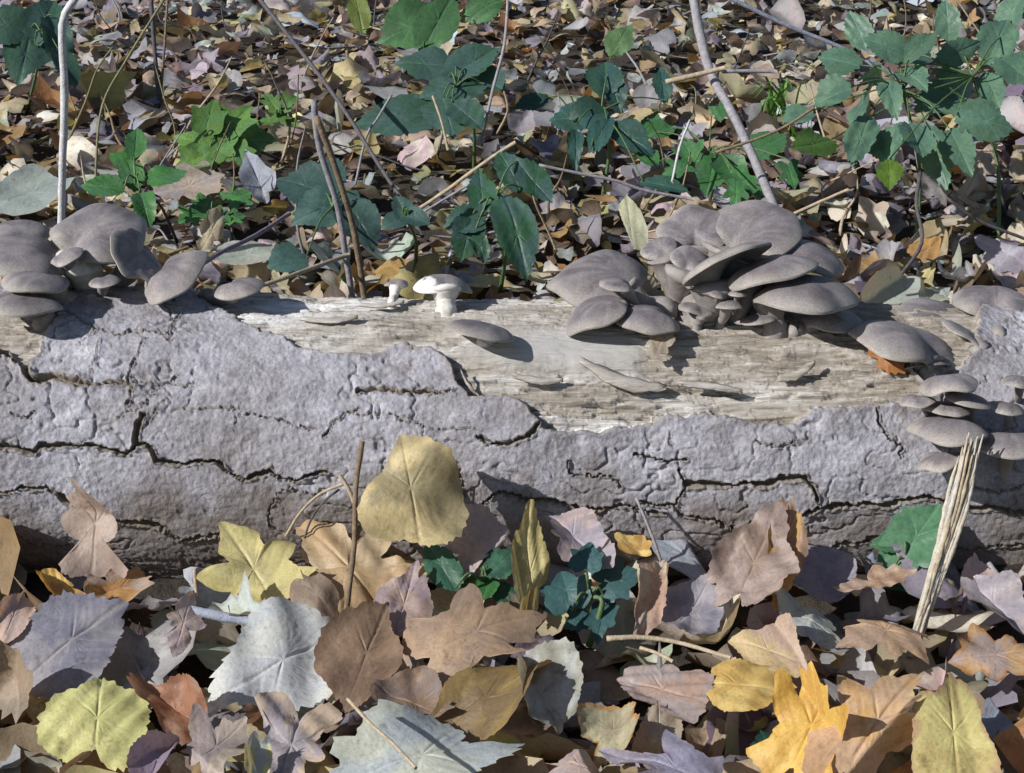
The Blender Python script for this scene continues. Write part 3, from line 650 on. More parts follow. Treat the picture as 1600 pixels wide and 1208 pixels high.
# colours
SIL = (.56, .58, .55); SILB = (.40, .45, .48); YG = (.60, .58, .25); MAU = (.32, .31, .345); MAU2 = (.23, .23, .29); TAN = (.47, .37, .24); PNK = (.50, .38, .31); BRN = (.22, .15, .10)
LBR = (.37, .26, .17); OCH = (.56, .38, .11); ORG = (.46, .25, .09); YEL = (.60, .53, .24); GRY = (.36, .35, .36); OLV = (.28, .25, .11); RED = (.30, .15, .09)
FH = [
    # label, cx, cy, Lpx, Wpx, angle, e, nd, height, shape, c1, c2, stalk, kwargs
    ('large silvery white toothed leaf with curved veins, lying right of the blue twig', 442, 1030, 215, 165, 205, 56, 80, .095, 'ovate', SIL, (.50, .53, .55), 0, dict(serr=.10, cl=-.5, cc=-.25, vein=.45, kink=0, torn=.3)),
    ('pale yellow-green notched leaf in front of the purple-grey one', 152, 1120, 150, 150, 78, 60, 88, .085, 'cordate', YG, (.52, .52, .22), 0, dict(serr=.05, cl=-.3, cc=-.2, vein=.4, kink=0, torn=.3)),
    ('purple-grey leaf with pale midrib and stalk beside the yellow-green one', 112, 995, 190, 135, 28, 48, 95, .09, 'ovate', MAU, MAU2, 40, dict(cc=-.4, cl=-.6, serr=.06, vein=.7, vc=(.5, .47, .44))),
    ('pale yellow lobed leaf lying against the foot of the log', 396, 890, 150, 150, 118, 62, 92, .10, 'maple', YEL, (.50, .45, .22), 0, dict(cl=-.4, cc=-.3, vein=.35)),
    ('large tan lobed leaf crossed by a dark upright stalk', 545, 885, 210, 175, 128, 58, 85, .098, 'maple', TAN, (.42, .30, .17), 0, dict(cl=-.5, cc=-.3, vein=.3)),
    ('spotted yellow and olive leaf standing upright against the log', 642, 762, 178, 145, 98, 68, 100, .17, 'ovate', (.52, .43, .23), (.30, .26, .15), 0, dict(cc=-.5, cl=-.3, vein=.35)),
    ('dark brown crumpled leaf touching the silvery white one', 572, 1015, 165, 115, 65, 52, 100, .10, 'ovate', BRN, (.15, .10, .07), 0, dict(cc=.8, cl=-.6, crum=.05, vein=.4)),
    ('brown tan lobed leaf bridging over a dark hollow', 745, 985, 215, 150, 25, 50, 100, .115, 'maple', LBR, (.30, .22, .16), 0, dict(cl=-.8, cc=-.4, vein=.3)),
    ('dark ochre leaf with a turned up rim below the hollow', 760, 1090, 210, 95, 22, 42, 105, .10, 'ellip', (.24, .17, .07), (.17, .12, .06), 0, dict(cc=.7, cl=.3, vein=.4)),
    ('silver-grey leaf half folded beside the dark ochre one', 845, 1085, 120, 120, -60, 55, 60, .10, 'ovate', (.40, .42, .40), (.27, .27, .22), 0, dict(fold=.5, cl=-.4, vein=.4)),
    ('wide pale blue-green toothed leaf crossed by a thin tan stalk', 660, 1180, 320, 140, 12, 45, 88, .10, 'ovate', (.42, .47, .49), (.52, .55, .47), 0, dict(serr=.10, cl=-.3, cc=-.3, vein=.4)),
    ('dark brown curled leaf under the crumpled one', 645, 1098, 120, 70, -25, 40, 80, .092, 'ovate', (.17, .13, .11), BRN, 0, dict(cc=1.2, crum=.05, vein=.5)),
    ('tall curved yellow leaf strip standing next to the dark green ivy', 828, 895, 190, 62, 99, 60, 30, .12, 'ellip', (.52, .46, .22), (.36, .31, .13), 0, dict(cc=.9, cl=.9, vein=.3)),
    ('pinkish mauve leaf leaning on the log beside the upright spotted leaf', 742, 855, 105, 95, 250, 60, 90, .115, 'ovate', (.44, .36, .33), (.37, .32, .33), 0, dict(fold=.4, vein=.3)),
    ('mauve leaf leaning on the log above the dark green ivy', 895, 838, 100, 85, 140, 50, 80, .115, 'ovate', (.33, .30, .35), (.38, .31, .31), 0, dict(fold=.4, vein=.3)),
    ('rolled cream and pink leaf between the ivy and a mauve leaf', 1022, 935, 120, 70, 65, 55, 60, .115, 'ellip', (.52, .44, .34), (.40, .27, .21), 0, dict(cc=2.4, cl=.3, vein=.2)),
    ('crinkled purple-grey leaf beside the rolled cream one', 1082, 950, 125, 95, 60, 52, 95, .105, 'ovate', (.34, .32, .35), (.25, .24, .29), 0, dict(crum=.06, vein=.4)),
    ('large grey-brown leaf standing in a fan against the log', 1178, 878, 150, 135, 70, 55, 110, .13, 'cordate', (.33, .26, .23), (.27, .20, .16), 0, dict(cc=.7, cl=.3, vein=.4)),
    ('narrow ochre leaf pointing straight up beside the grey-brown fan', 1228, 850, 165, 58, 88, 62, 60, .135, 'ellip', (.46, .30, .13), (.33, .22, .15), 0, dict(cc=1.2, cl=-.4, vein=.3)),
    ('tan leaf behind the bright ochre one, its tip turned to the tan twig', 1200, 1015, 110, 85, 165, 48, 92, .10, 'ovate', (.52, .40, .22), (.44, .33, .26), 0, dict(cl=-.4, vein=.3)),
    ('bright ochre leaf lying flat behind the large orange one', 1152, 1068, 140, 90, 180, 46, 88, .105, 'ovate', (.60, .44, .16), (.52, .35, .11), 0, dict(cl=-.4, cc=-.3, vein=.35)),
    ('large orange-yellow leaf with a rolled top edge', 1268, 1130, 215, 150, 70, 64, 105, .115, 'maple', (.62, .40, .10), (.52, .31, .08), 0, dict(cc=.8, cl=-.7, vein=.4, kink=1, torn=0)),
    ('large pinkish tan leaf overlapping the orange-yellow one', 1372, 1125, 235, 165, 62, 64, 85, .125, 'maple', (.60, .42, .27), (.56, .36, .16), 0, dict(cl=-.5, cc=-.3, vein=.4, vc=(.33, .2, .12))),
    ('spotted yellow-olive pointed leaf next to the pinkish tan one', 1490, 1145, 190, 140, 102, 62, 85, .115, 'ovate', (.50, .45, .19), (.43, .36, .15), 55, dict(cc=-.3, cl=-.3, vein=.3, edge=(.4, .27, .15))),
    ('brown oak-like lobed leaf left of the dry stalk foot', 1385, 985, 130, 85, 25, 45, 92, .10, 'oak', (.40, .28, .18), (.34, .25, .19), 0, dict(cl=-.4, vein=.3)),
    ('grey-pink leaf left of the bright ochre one', 1035, 1078, 145, 90, 170, 46, 95, .10, 'ovate', (.38, .32, .30), (.42, .30, .24), 0, dict(cl=-.3, cc=-.4, vein=.35)),
    ('pale olive cupped leaf edged orange below the grey-pink one', 958, 1140, 105, 80, 40, 50, 95, .095, 'cordate', (.40, .37, .24), (.34, .30, .20), 0, dict(cc=.8, edge=(.42, .22, .08), vein=.3)),
    ('small tan leaf beside a dark gap below the grey-pink one', 1030, 1142, 85, 65, 95, 55, 80, .092, 'ovate', (.42, .35, .26), (.36, .28, .22), 0, dict(cc=.6, vein=.3)),
    ('mauve leaf below the pale olive cupped leaf', 905, 1192, 140, 70, 165, 42, 92, .10, 'ovate', (.35, .32, .36), (.41, .32, .28), 0, dict(cl=-.3, vein=.35)),
    ('large bluish mauve leaf in front of the small tan leaf', 1055, 1200, 190, 85, 170, 40, 92, .10, 'maple', (.28, .27, .36), (.33, .30, .35), 0, dict(cl=-.4, vein=.35)),
    ('reddish brown folded leaf right of the yellow-green notched one', 275, 1108, 115, 85, 140, 48, 110, .092, 'ovate', RED, (.36, .24, .17), 0, dict(fold=.6, cl=.4, vein=.3)),
    ('grey tan crumpled leaf near a small yellow scrap', 338, 1165, 120, 90, 35, 48, 90, .095, 'maple', (.38, .32, .27), (.32, .27, .26), 0, dict(crum=.05, vein=.35)),
    ('dark mauve leaf beside the yellow-green notched leaf tip', 245, 1185, 105, 55, 60, 48, 120, .09, 'ellip', (.29, .23, .28), (.24, .20, .27), 0, dict(fold=.5, vein=.3)),
    ('tan and mauve torn leaf under the silvery white one', 455, 1160, 140, 120, 250, 50, 90, .088, 'maple', (.43, .34, .26), (.34, .31, .33), 0, dict(crum=.05, vein=.3)),
    ('bluish folded leaf next to a yellow scrap', 395, 1185, 85, 45, 100, 55, 40, .095, 'ellip', (.36, .42, .45), (.45, .46, .25), 0, dict(fold=.6, vein=.2)),
    ('pinkish torn leaf standing upright on the bark with its dark shadow beside it', 150, 818, 165, 92, 80, 58, 175, .135, 'shred', (.47, .36, .30), (.40, .32, .27), 0, dict(cc=.7, cl=.3, vein=.3)),
    ('orange-brown pointed leaf below the torn upright one', 188, 918, 110, 58, 5, 46, 80, .095, 'shred', (.42, .32, .25), (.44, .24, .09), 0, dict(cc=.6, vein=.2)),
    ('small pinkish torn leaf at the end of the blue twig', 287, 972, 80, 58, 70, 55, 90, .098, 'shred', (.50, .40, .35), (.42, .35, .36), 0, dict(cl=-.3, vein=.2)),
    ('pale pink leaf behind the purple-grey one', 20, 965, 80, 62, 60, 52, 80, .095, 'ovate', (.55, .40, .33), (.42, .33, .30), 0, dict(cl=-.4, vein=.2)),
    ('small ochre curled leaf behind the purple-grey one', 85, 918, 75, 42, 150, 50, 80, .10, 'ellip', OCH, ORG, 0, dict(cc=1.3, vein=.2)),
    ('mauve folded leaf right of the dry stalk', 1552, 940, 110, 75, 140, 50, 75, .105, 'ovate', (.36, .33, .37), (.42, .37, .37), 0, dict(fold=.5, vein=.3)),
    ('wavy orange tan leaf right of the dry stalk foot', 1555, 1022, 140, 80, 20, 45, 98, .10, 'oak', (.46, .31, .17), (.36, .28, .25), 0, dict(crum=.05, edge=(.40, .20, .07), vein=.3)),
    ('pale greenish white leaf left of the brown oak-like leaf', 1262, 968, 140, 42, -8, 32, 88, .10, 'ellip', (.46, .50, .44), (.36, .40, .44), 0, dict(cc=-.4, vein=.3)),
    ('blue-grey torn leaf right of the spotted yellow-olive one', 1565, 1125, 110, 75, 30, 48, 70, .09, 'shred', (.30, .34, .40), (.24, .26, .31), 0, dict(crum=.05, vein=.3)),
    ('pinkish curled leaf against the log foot right of the dry stalk', 1530, 905, 70, 52, 110, 55, 85, .105, 'ovate', (.50, .38, .33), (.40, .32, .33), 0, dict(cc=.8, vein=.2)),
    ('brown leaf scrap hanging over the crinkled green leaf', 1372, 905, 105, 36, 25, 45, 110, .115, 'shred', (.30, .20, .13), (.38, .28, .22), 0, dict(cc=.5, vein=.2)),
    ('small yellow ochre curled leaf above the rolled cream one', 992, 858, 62, 32, 150, 52, 80, .12, 'ellip', (.55, .42, .16), (.40, .25, .08), 0, dict(cc=1.2, vein=.2)),
    ('mauve brown leaf between the crumpled brown leaf and the tan one', 632, 945, 120, 85, 70, 55, 95, .10, 'ovate', (.33, .26, .28), (.37, .28, .24), 0, dict(crum=.04, vein=.4)),
    ('purple leaf under the fan of the grey-brown one', 1290, 900, 100, 85, 200, 52, 80, .10, 'ovate', (.22, .21, .27), (.28, .26, .30), 0, dict(crum=.04, vein=.3)),
]
for k, (lb, cx, cy, Lp, Wp, ang, e, nd, h, shp, c1, c2, stalk, kw) in enumerate(FH):
    P = at_z(cx, cy, h + .008)
    if P[1] > -0.138 and cy < 880: P = at_y(cx, cy, hit_log(cx, cy)[1] - 0.022)
    kw['cl'] = kw.get('cl', .3) * 1.5; kw['cc'] = kw.get('cc', .3) * 1.5; kw.setdefault('crum', .042); kw.setdefault('irr', .075); kw.setdefault('twist', float(np.random.default_rng(k).normal(0, .3)))
    hero('fallen_leaf', lb, 'leaf', P, Lp * 1.15, Wp * 1.15, ang, e, nd, shp, np.array(c1) * 1.12, np.array(c2) * 1.12, stalk=stalk, seed=103 + k * 7, na=112, nr=14, kink=kw.pop('kink', 2), kang=.55, **kw)
BH = [
    ('silver-green leaf under a slanting twig behind the single leaning mushroom', 388, 398, 105, 60, 15, 40, 90, .10, 'ovate', (.40, .45, .40), (.48, .50, .42), dict(vein=.3)),
    ('large silver-green toothed leaf at the foot of the white stick', 50, 300, 150, 75, 15, 38, 95, .10, 'ovate', (.40, .46, .42), (.34, .40, .38), dict(vein=.35, serr=.08)),
    ('silver-green leaf behind the widest flat mushroom', 1388, 462, 120, 85, 35, 45, 90, .10, 'cordate', (.42, .47, .42), (.50, .48, .42), dict(vein=.3)),
    ('olive-yellow leaf right of the white stick', 160, 140, 110, 62, 20, 42, 90, .10, 'ovate', (.45, .40, .14), (.33, .31, .14), dict(vein=.3)),
    ('pale tan grey leaf beneath the bright green plant', 296, 290, 120, 58, 10, 38, 85, .10, 'shred', (.50, .42, .35), (.42, .38, .38), dict(cc=-.4)),
    ('blue-grey leaf right of the bright green plant', 405, 285, 110, 62, 110, 48, 100, .11, 'ovate', (.30, .33, .40), (.36, .38, .42), dict(fold=.4, vein=.3)),
    ('cream leaf beside the slanting twig behind the log', 330, 362, 80, 48, 60, 45, 80, .10, 'shred', (.55, .48, .34), None, dict()),
    ('pale olive leaf lying behind the large round mushroom cap', 985, 350, 85, 55, 100, 48, 90, .10, 'ovate', (.44, .44, .30), (.36, .37, .26), dict(vein=.3)),
    ('grey-green leaf under the bramble arch', 730, 205, 100, 48, 190, 38, 95, .10, 'ovate', (.40, .40, .30), (.48, .44, .30), dict(vein=.2)),
    ('orange leaf near the nettle stems behind the log', 1452, 388, 62, 46, 40, 45, 85, .10, 'ovate', (.48, .28, .10), (.40, .24, .10), dict()),
    ('small ochre leaf behind the white-patched mushroom', 610, 415, 62, 36, 10, 42, 90, .12, 'ovate', (.50, .33, .12), (.42, .28, .12), dict()),
    ('pale cream leaf under the nettle plant', 1530, 265, 90, 58, 70, 45, 90, .10, 'shred', (.52, .46, .36), (.46, .38, .30), dict(crum=.05)),
    ('small crumpled orange-brown flake on the wood under the big brimmed mushroom', 1384, 566, 62, 44, -30, 48, 100, None, 'shred', (.34, .14, .04), (.24, .10, .03), dict(crum=.08)),
    ('lobed grey tan dead leaf stuck on the smooth bare wood', 1034, 536, 84, 58, 75, 42, 95, None, 'oak', (.40, .35, .28), (.33, .29, .24), dict(vein=.25)),
]
for k, (lb, cx, cy, Lp, Wp, ang, e, nd, h, shp, c1, c2, kw) in enumerate(BH):
    if h is None:
        P = hit_log(cx, cy); P = P + nrm([0, P[1], P[2] - log_zc(P[0])]) * 0.008
    else: P = at_z(cx, cy, h)
    hero('fallen_leaf', lb, 'leaf', P, Lp, Wp, ang, e, nd, shp, c1, c2, seed=900 + k * 7, nr=8, na=48, **kw)

# random litter: nearest as individuals, the rest as one mass
PAL = [('tan', (.45, .38, .27), .19), ('grey', (.39, .39, .41), .24), ('brown', (.23, .18, .135), .15), ('mauve', (.30, .29, .34), .12), ('cream', (.61, .57, .48), .13), ('yellow', (.50, .45, .22), .07), ('orange', (.42, .27, .12), .035), ('silver', (.46, .51, .50), .065)]
pw = np.array([p[2] for p in PAL]); pw = pw / pw.sum()
SHP = ['ovate', 'cordate', 'maple', 'ellip', 'oak', 'shred', 'ovate']
def rand_leaf(r, big=False, kdim=1.0):
    ci = r.choice(len(PAL), p=pw); nm, c, _ = PAL[ci]
    c1 = np.array(c) * kdim * np.clip(r.normal(1, .16), .6, 1.35) * (1 + r.normal(size=3) * .04)
    c2 = c1 * (0.6 + 0.5 * r.random()) * (1 + r.normal(size=3) * .08)
    L = np.clip(r.normal(.055, .017), .025, .10); Wd = L * r.uniform(.55, .95)
    sh = SHP[r.integers(len(SHP))]; cco = r.normal(.1, .8)
    V, g, t, C = leaf_geo(sh, L, Wd, int(r.integers(1e6)), nr=5 if big else 3, na=30 if big else 16, cl=r.normal(0, .7), cc=cco, fold=r.normal(0, .3), crum=.05, irr=.08, torn=1.4, kink=2, kang=.8, c1=c1, c2=c2, vein=.4 if big else 0.0, edge=(np.array(c1) * .65 if r.random() < .4 else None))
    return nm, {'ovate': 'oval', 'cordate': 'heart-shaped', 'maple': 'star-lobed', 'ellip': 'narrow', 'oak': 'wavy-lobed', 'shred': 'torn'}[sh] + (' curled' if cco > .75 else ' flat' if abs(cco) < .25 else ''), V, g, t, C
def rot(r, tilt):
    yaw = r.random() * 2 * pi; a = r.random() * 2 * pi; ti = abs(r.normal(0, tilt))
    ax_ = np.array([cos(a), sin(a), 0]); 
    Kz = np.array([[cos(yaw), -sin(yaw), 0], [sin(yaw), cos(yaw), 0], [0, 0, 1]])
    K = np.array([[0, -ax_[2], ax_[1]], [ax_[2], 0, -ax_[0]], [-ax_[1], ax_[0], 0]])
    return (np.eye(3) + sin(ti) * K + (1 - cos(ti)) * K @ K) @ Kz
SV, SQ, ST, SC = [], [], [], []; off = 0
r = np.random.default_rng(2024)
TPL = [rand_leaf(r) for k in range(170)]
cand = []
for k in range(1500):
    x, y = r.uniform(-.85, .85), r.uniform(-.85, -.125); cand.append((x, y, 'front', r.random(), 1.25))
for k in range(6800):
    y = .12 + 3.0 * r.random() ** 1.05; cand.append((r.uniform(-1, 1) * (0.75 + .48 * (y + .3)), y, 'behind', r.random(), 1.0))
for k in range(4500):
    y = .15 + 2.4 * r.random() ** 1.05; cand.append((r.uniform(-1, 1) * (0.70 + .42 * (y + .3)), y, 'behind', r.random() * .7, .5))
XY = np.array([c[:2] for c in cand]); LY = np.array([c[3] for c in cand]); FR = np.array([c[2] == 'front' for c in cand])
ZZ = gz(XY[:, 0], XY[:, 1]) + .004 + np.where(FR, .034 + .022 * (LY > .88), .045) * LY
PXc, PYc = proj(np.column_stack([XY, ZZ])); VI = (PXc > 0) & (PXc < 1600) & (PYc > 0) & (PYc < 1208)
SZ = np.array([c[4] for c in cand])
HP = np.array([(f[1], f[2]) for f in FH] + [(1432, 838), (1400, 870), (885, 922), (918, 875), (965, 905), (940, 970), (690, 882), (780, 878), (760, 925)])
near = np.min(np.hypot(PXc[:, None] - HP[None, :, 0], PYc[:, None] - HP[None, :, 1]), 1) < 62
dz = np.where(FR & near & (LY > .35), (.034 + .022 * (LY > .88)) * LY - .034 * .3, 0); ZZ = ZZ - dz; LY = np.where(dz > 0, .3, LY)
front_ok = np.nonzero(FR & VI)[0]; front_ok = front_ok[np.argsort(-ZZ[front_ok])]
back_ok = np.nonzero(~FR & (LY > .6) & VI & (XY[:, 1] > .42) & (SZ > .9))[0]
ind = set(front_ok[:125].tolist()) | set(back_ok[np.argsort(XY[back_ok, 1])][:108].tolist())
for i, (x, y, zn, lay, sz) in enumerate(cand):
    pos = np.array([x, y, ZZ[i]]); Rm = rot(r, .5 if zn == 'front' else .6)
    if i in ind:
        nm, shn, V, g, t, C = rand_leaf(r, True); Wv = (V * (1.3 if zn == 'front' else 1.0)) @ Rm.T
        if zn == 'front': C = np.clip(C * 1.12, 0, .85)
        o = link('fallen_leaf', mesh_from('fallen_leaf', Wv, g, t, {'Col': C}), M_DRY, loc=tuple(pos))
        if zn == 'front': tag(o, f'small {nm} {shn} dead leaf among the larger leaves in front of the log', 'leaf', f'small {nm} leaves in front of the log')
        else: tag(o, f'{nm} {shn} dead leaf on top of the litter behind the log', 'leaf', f'{nm} leaves on the litter behind the log')
    else:
        nm, shn, V, g, t, C = TPL[r.integers(len(TPL))]
        SV.append((V * sz * r.uniform(.85, 1.15)) @ Rm.T + pos); SQ.append(g + off); ST.append(t + off); SC.append(np.clip(C * r.normal(1.0, .13), .01, .85)); off += len(V)
o = link('leaf_litter', mesh_from('leaf_litter', np.vstack(SV), np.vstack(SQ), np.vstack(ST), {'Col': np.vstack(SC)}), M_DRY)
tag(o, 'thick mass of mixed brown and grey leaf litter covering the soil', 'leaf litter', kind='stuff')

# ------------------------------------------------------------------ green plants
DT = (.044, .088, .080); DT2 = (.056, .108, .096); DG = (.045, .100, .068); MG = (.060, .150, .065); BG = (.125, .235, .058); LG = (.092, .19, .065); NT = (.090, .175, .125); NT2 = (.105, .195, .125); TEAL = (.040, .096, .102)
def plant(label, cat, base, leaves, c1, c2, shape='ovate', group=None, name='bramble_plant', node=None, stem='green', serr=.10, vein=.35, na=64, nr=8, grow=1.16):
    """base = world point on the ground; leaves = (cx, cy, L, W, angle, e, nd, y)"""
    B = np.asarray(base, float); root = thing(name, label, cat, B, group); r = np.random.default_rng(int(abs(B[0]) * 999) + len(leaves))
    ends = []
    for k, lf in enumerate(leaves):
        cx, cy, L, Wd, ang, e, nd, y = lf[:8]; P = at_y(cx, cy, y); L, Wd = L * grow, Wd * grow
        j = r.normal(1, .12); cA = np.array(lf[8] if len(lf) > 8 else c1) * j; cB = np.array(lf[8] if len(lf) > 8 else c2) * r.normal(1, .12) * (.8 if len(lf) > 8 else 1)
        _, eb = hero('leaf', None, None, P, L, Wd, ang, e, nd, shape if not isinstance(shape, list) else shape[k % len(shape)], cA, cB, mat=M_GREEN, parent=root, origin=B, seed=int(cx * 3 + cy), nr=nr, na=na, vein=vein,
                    vc=np.array(cA) * 1.6 + .015, serr=serr, cl=r.normal(-.45, .25), cc=r.normal(.25, .25), fold=r.normal(.10, .06), crum=.02, irr=.03, torn=0.0, kink=0)
        ends.append(eb)
    C = np.mean(ends, 0) if node is None else np.asarray(node)
    V, q, t = tube([B, B * .55 + C * .45 + np.array([.01, 0, .02]), C], [.0028, .0022, .0016], 7)
    link('stem', mesh_from('stem', V - B, q, t), M_TW[stem], root)
    for eb in ends:
        mid = C * .5 + eb * .5 + np.array([0, 0, .01])
        V, q, t = tube([C, mid, eb], [.0014, .0011, .0009], 5)
        link('leaf_stalk', mesh_from('leaf_stalk', V - B, q, t), M_TW[stem], root)
    return root
def gnd(px, py): P = at_z(px, py, .05); return np.array([P[0], P[1], float(gz(P[0], P[1]))])
plant('bright yellow-green lobed seedling right of the white stick', 'plant', gnd(335, 265), [
    (327, 182, 59, 54, 70, 45, 90, .86), (368, 188, 62, 56, 40, 45, 90, .87), (302, 220, 57, 48, 160, 45, 90, .86), (395, 218, 65, 54, 0, 42, 90, .88), (340, 232, 65, 56, 250, 45, 90, .82), (372, 240, 57, 45, 300, 42, 90, .82), (300, 250, 52, 45, 200, 42, 90, .8), (350, 205, 36, 30, 110, 45, 90, .85)], BG, LG, 'ivy', 'bright seedlings behind the log', 'seedling', na=48, nr=6, serr=.05)
plant('smaller bright green seedling beside the dark slanting twig', 'plant', gnd(440, 215), [
    (425, 160, 36, 28, 120, 45, 90, .98), (452, 158, 36, 28, 40, 45, 90, .98), (438, 182, 32, 26, 200, 42, 90, .97), (455, 190, 26, 20, 320, 42, 90, .97), (418, 190, 24, 18, 170, 42, 90, .97)], BG, LG, 'maple', 'bright seedlings behind the log', 'seedling', na=40, nr=5)
plant('mid green leafy plant rising behind the broad rounded mushroom', 'plant', gnd(205, 345), [
    (160, 292, 62, 36, 170, 40, 95, .62), (205, 270, 50, 40, 100, 45, 90, .66), (212, 222, 44, 34, 80, 45, 90, .70), (226, 325, 52, 40, 280, 48, 85, .58), (258, 276, 62, 30, 10, 38, 95, .63), (190, 248, 36, 28, 150, 45, 90, .68)], (.055, .17, .045), MG, 'ovate', name='leafy_plant')
plant('low bright green clover-like plant between the leaning mushroom and the seedling', 'plant', gnd(330, 345), [
    (318, 318, 36, 32, 110, 45, 90, .66), (300, 338, 42, 34, 200, 42, 90, .63), (372, 308, 44, 38, 20, 42, 90, .68), (345, 336, 34, 26, 320, 42, 90, .62), (366, 340, 34, 24, 10, 40, 90, .62)], (.07, .20, .05), MG, 'maple', name='leafy_plant', na=40, nr=5)
plant('dark bramble hanging in the corner behind the white stick', 'bramble', gnd(40, 170), [
    (40, 85, 80, 70, 250, 52, 80, 1.15), (70, 30, 75, 60, 60, 45, 90, 1.2), (10, 40, 70, 60, 170, 48, 90, 1.18), (90, 70, 90, 46, 275, 55, 60, 1.13), (105, 105, 60, 36, 290, 52, 60, 1.1)], DT, DG, name='bramble_plant')
plant('dark green bramble with a large paired leaf at the back of the litter', 'bramble', gnd(680, 130), [
    (640, 42, 100, 74, 200, 48, 95, 1.25), (685, 32, 92, 62, 60, 50, 85, 1.25), (560, 15, 60, 34, 100, 48, 90, 1.35, (.14, .18, .05)), (760, 10, 60, 40, 30, 45, 90, 1.4)], (.07, .165, .065), (.06, .14, .06), 'ovate')
plant('dusky bramble arch with five wide leaves behind the middle of the log', 'bramble', gnd(740, 260), [
    (665, 100, 90, 46, 175, 42, 95, .95), (740, 95, 85, 50, 30, 42, 90, .95), (760, 125, 62, 40, 330, 40, 90, .93), (705, 140, 96, 46, 190, 36, 90, .9), (625, 182, 130, 56, 188, 40, 95, .86), (700, 182, 62, 64, 285, 50, 85, .84), (730, 180, 60, 46, 320, 45, 85, .84)], DT2, DG, 'ovate')
plant('glossy dark bramble with a long drooping leaf behind the white-patched mushroom', 'bramble', at_z(780, 470, .04), [
    (726, 345, 66, 46, 190, 46, 95, .36), (730, 370, 72, 52, 255, 55, 85, .34), (808, 365, 128, 66, 286, 58, 78, .33), (752, 298, 62, 44, 95, 50, 90, .38), (795, 262, 66, 46, 120, 48, 95, .42), (835, 285, 84, 42, 310, 52, 70, .40), (750, 385, 46, 28, 290, 50, 80, .33)], DT2, (.030, .088, .042), 'ovate')
plant('broad dark bramble leaf pair behind the crossing dry stems', 'bramble', at_z(530, 480, .04), [
    (478, 290, 88, 70, 160, 45, 95, .5), (505, 325, 105, 62, 200, 50, 90, .46), (562, 345, 90, 62, 300, 55, 80, .44), (448, 408, 60, 48, 190, 42, 90, .3), (515, 275, 70, 50, 70, 48, 90, .52)], DT2, DT, 'ovate')
plant('small dark three-leaved bramble shoot under the tan slanting twig', 'bramble', at_z(640, 470, .04), [
    (628, 322, 38, 30, 120, 46, 90, .42), (650, 342, 44, 30, 340, 44, 90, .40), (616, 346, 40, 28, 200, 44, 90, .40)], DT2, DT, 'ovate', na=40, nr=5)
plant('dusky blue-green bramble tangle left of the grey branch', 'bramble', gnd(940, 300), [
    (945, 120, 50, 56, 90, 50, 90, .92), (890, 185, 62, 44, 180, 44, 95, .84), (925, 180, 60, 50, 20, 48, 90, .84), (900, 230, 70, 24, 270, 55, 80, .78), (985, 215, 88, 42, 325, 48, 85, .80), (960, 145, 60, 36, 290, 52, 85, .9), (940, 205, 60, 34, 60, 46, 90, .8), (1035, 130, 50, 30, 100, 46, 90, .95), (1040, 290, 70, 26, 350, 40, 90, .66), (830, 160, 50, 26, 200, 42, 90, .95), (970, 60, 52, 40, 60, 45, 90, 1.2, (.10, .18, .08))], (.032, .082, .075), (.035, .085, .06), 'ovate')
plant('mixed green ground plants below the grey branch behind the cluster', 'plant', gnd(1100, 330), [
    (1018, 190, 36, 26, 60, 45, 90, .9), (1078, 240, 52, 46, 120, 50, 90, .75), (1110, 275, 58, 46, 260, 50, 88, .68), (1060, 262, 50, 30, 200, 46, 90, .72), (1140, 265, 50, 52, 300, 52, 85, .68), (1165, 285, 60, 40, 320, 48, 85, .64), (1030, 205, 40, 30, 200, 44, 90, .86), (1130, 175, 36, 30, 20, 45, 90, .95), (1200, 225, 62, 44, 30, 46, 90, .76), (1235, 270, 44, 36, 290, 50, 85, .66), (1010, 245, 40, 24, 160, 45, 90, .78), (1150, 300, 50, 36, 270, 55, 85, .60)], MG, (.05, .16, .05), ['ovate', 'maple'], name='leafy_plant')
NL = []
for (cx, cy, L, Wd, a) in [(1310, 95, 62, 42, 170), (1385, 72, 74, 44, 160), (1430, 85, 60, 38, 20), (1300, 150, 58, 44, 230), (1350, 165, 76, 46, 268), (1392, 150, 60, 36, 285), (1470, 160, 66, 56, 190), (1440, 70, 56, 36, 60), (1500, 80, 66, 40, 20),
                          (1345, 215, 80, 46, 262), (1390, 225, 58, 52, 265), (1432, 218, 58, 44, 290), (1465, 245, 96, 50, 290), (1500, 235, 74, 48, 300), (1540, 190, 84, 60, 340), (1560, 60, 70, 60, 60), (1590, 110, 60, 56, 330), (1270, 225, 56, 44, 190),
                          (1390, 272, 44, 40, 270), (1245, 180, 46, 36, 200), (1480, 30, 60, 40, 100), (1580, 20, 60, 40, 80), (1340, 45, 60, 40, 130), (1500, 130, 60, 40, 350), (1425, 120, 50, 36, 330), (1370, 120, 60, 34, 200), (1550, 140, 56, 40, 300)]:
    NL.append((cx, cy, L * 1.02, Wd * 1.02, a + rng.normal(0, 8), 46 + rng.normal(0, 14), 90 + rng.normal(0, 45), .50 + .0011 * (330 - cy) + rng.normal(0, .03)))
NL[18] = NL[18][:8] + ((.11, .19, .03),); NL[17] = NL[17][:8] + ((.09, .18, .04),)
plant('tall dull green nettle-like plant with many toothed drooping leaves', 'plant', at_z(1430, 400, .05), NL[:14], NT, NT2, 'ovate', name='nettle_plant', serr=.14, node=at_y(1410, 140, .72))
plant('second toothed green plant reaching past the edge behind the wavy mushroom', 'plant', at_z(1560, 400, .05), NL[14:], NT, NT2, 'ovate', name='nettle_plant', serr=.14, node=at_y(1520, 120, .74))
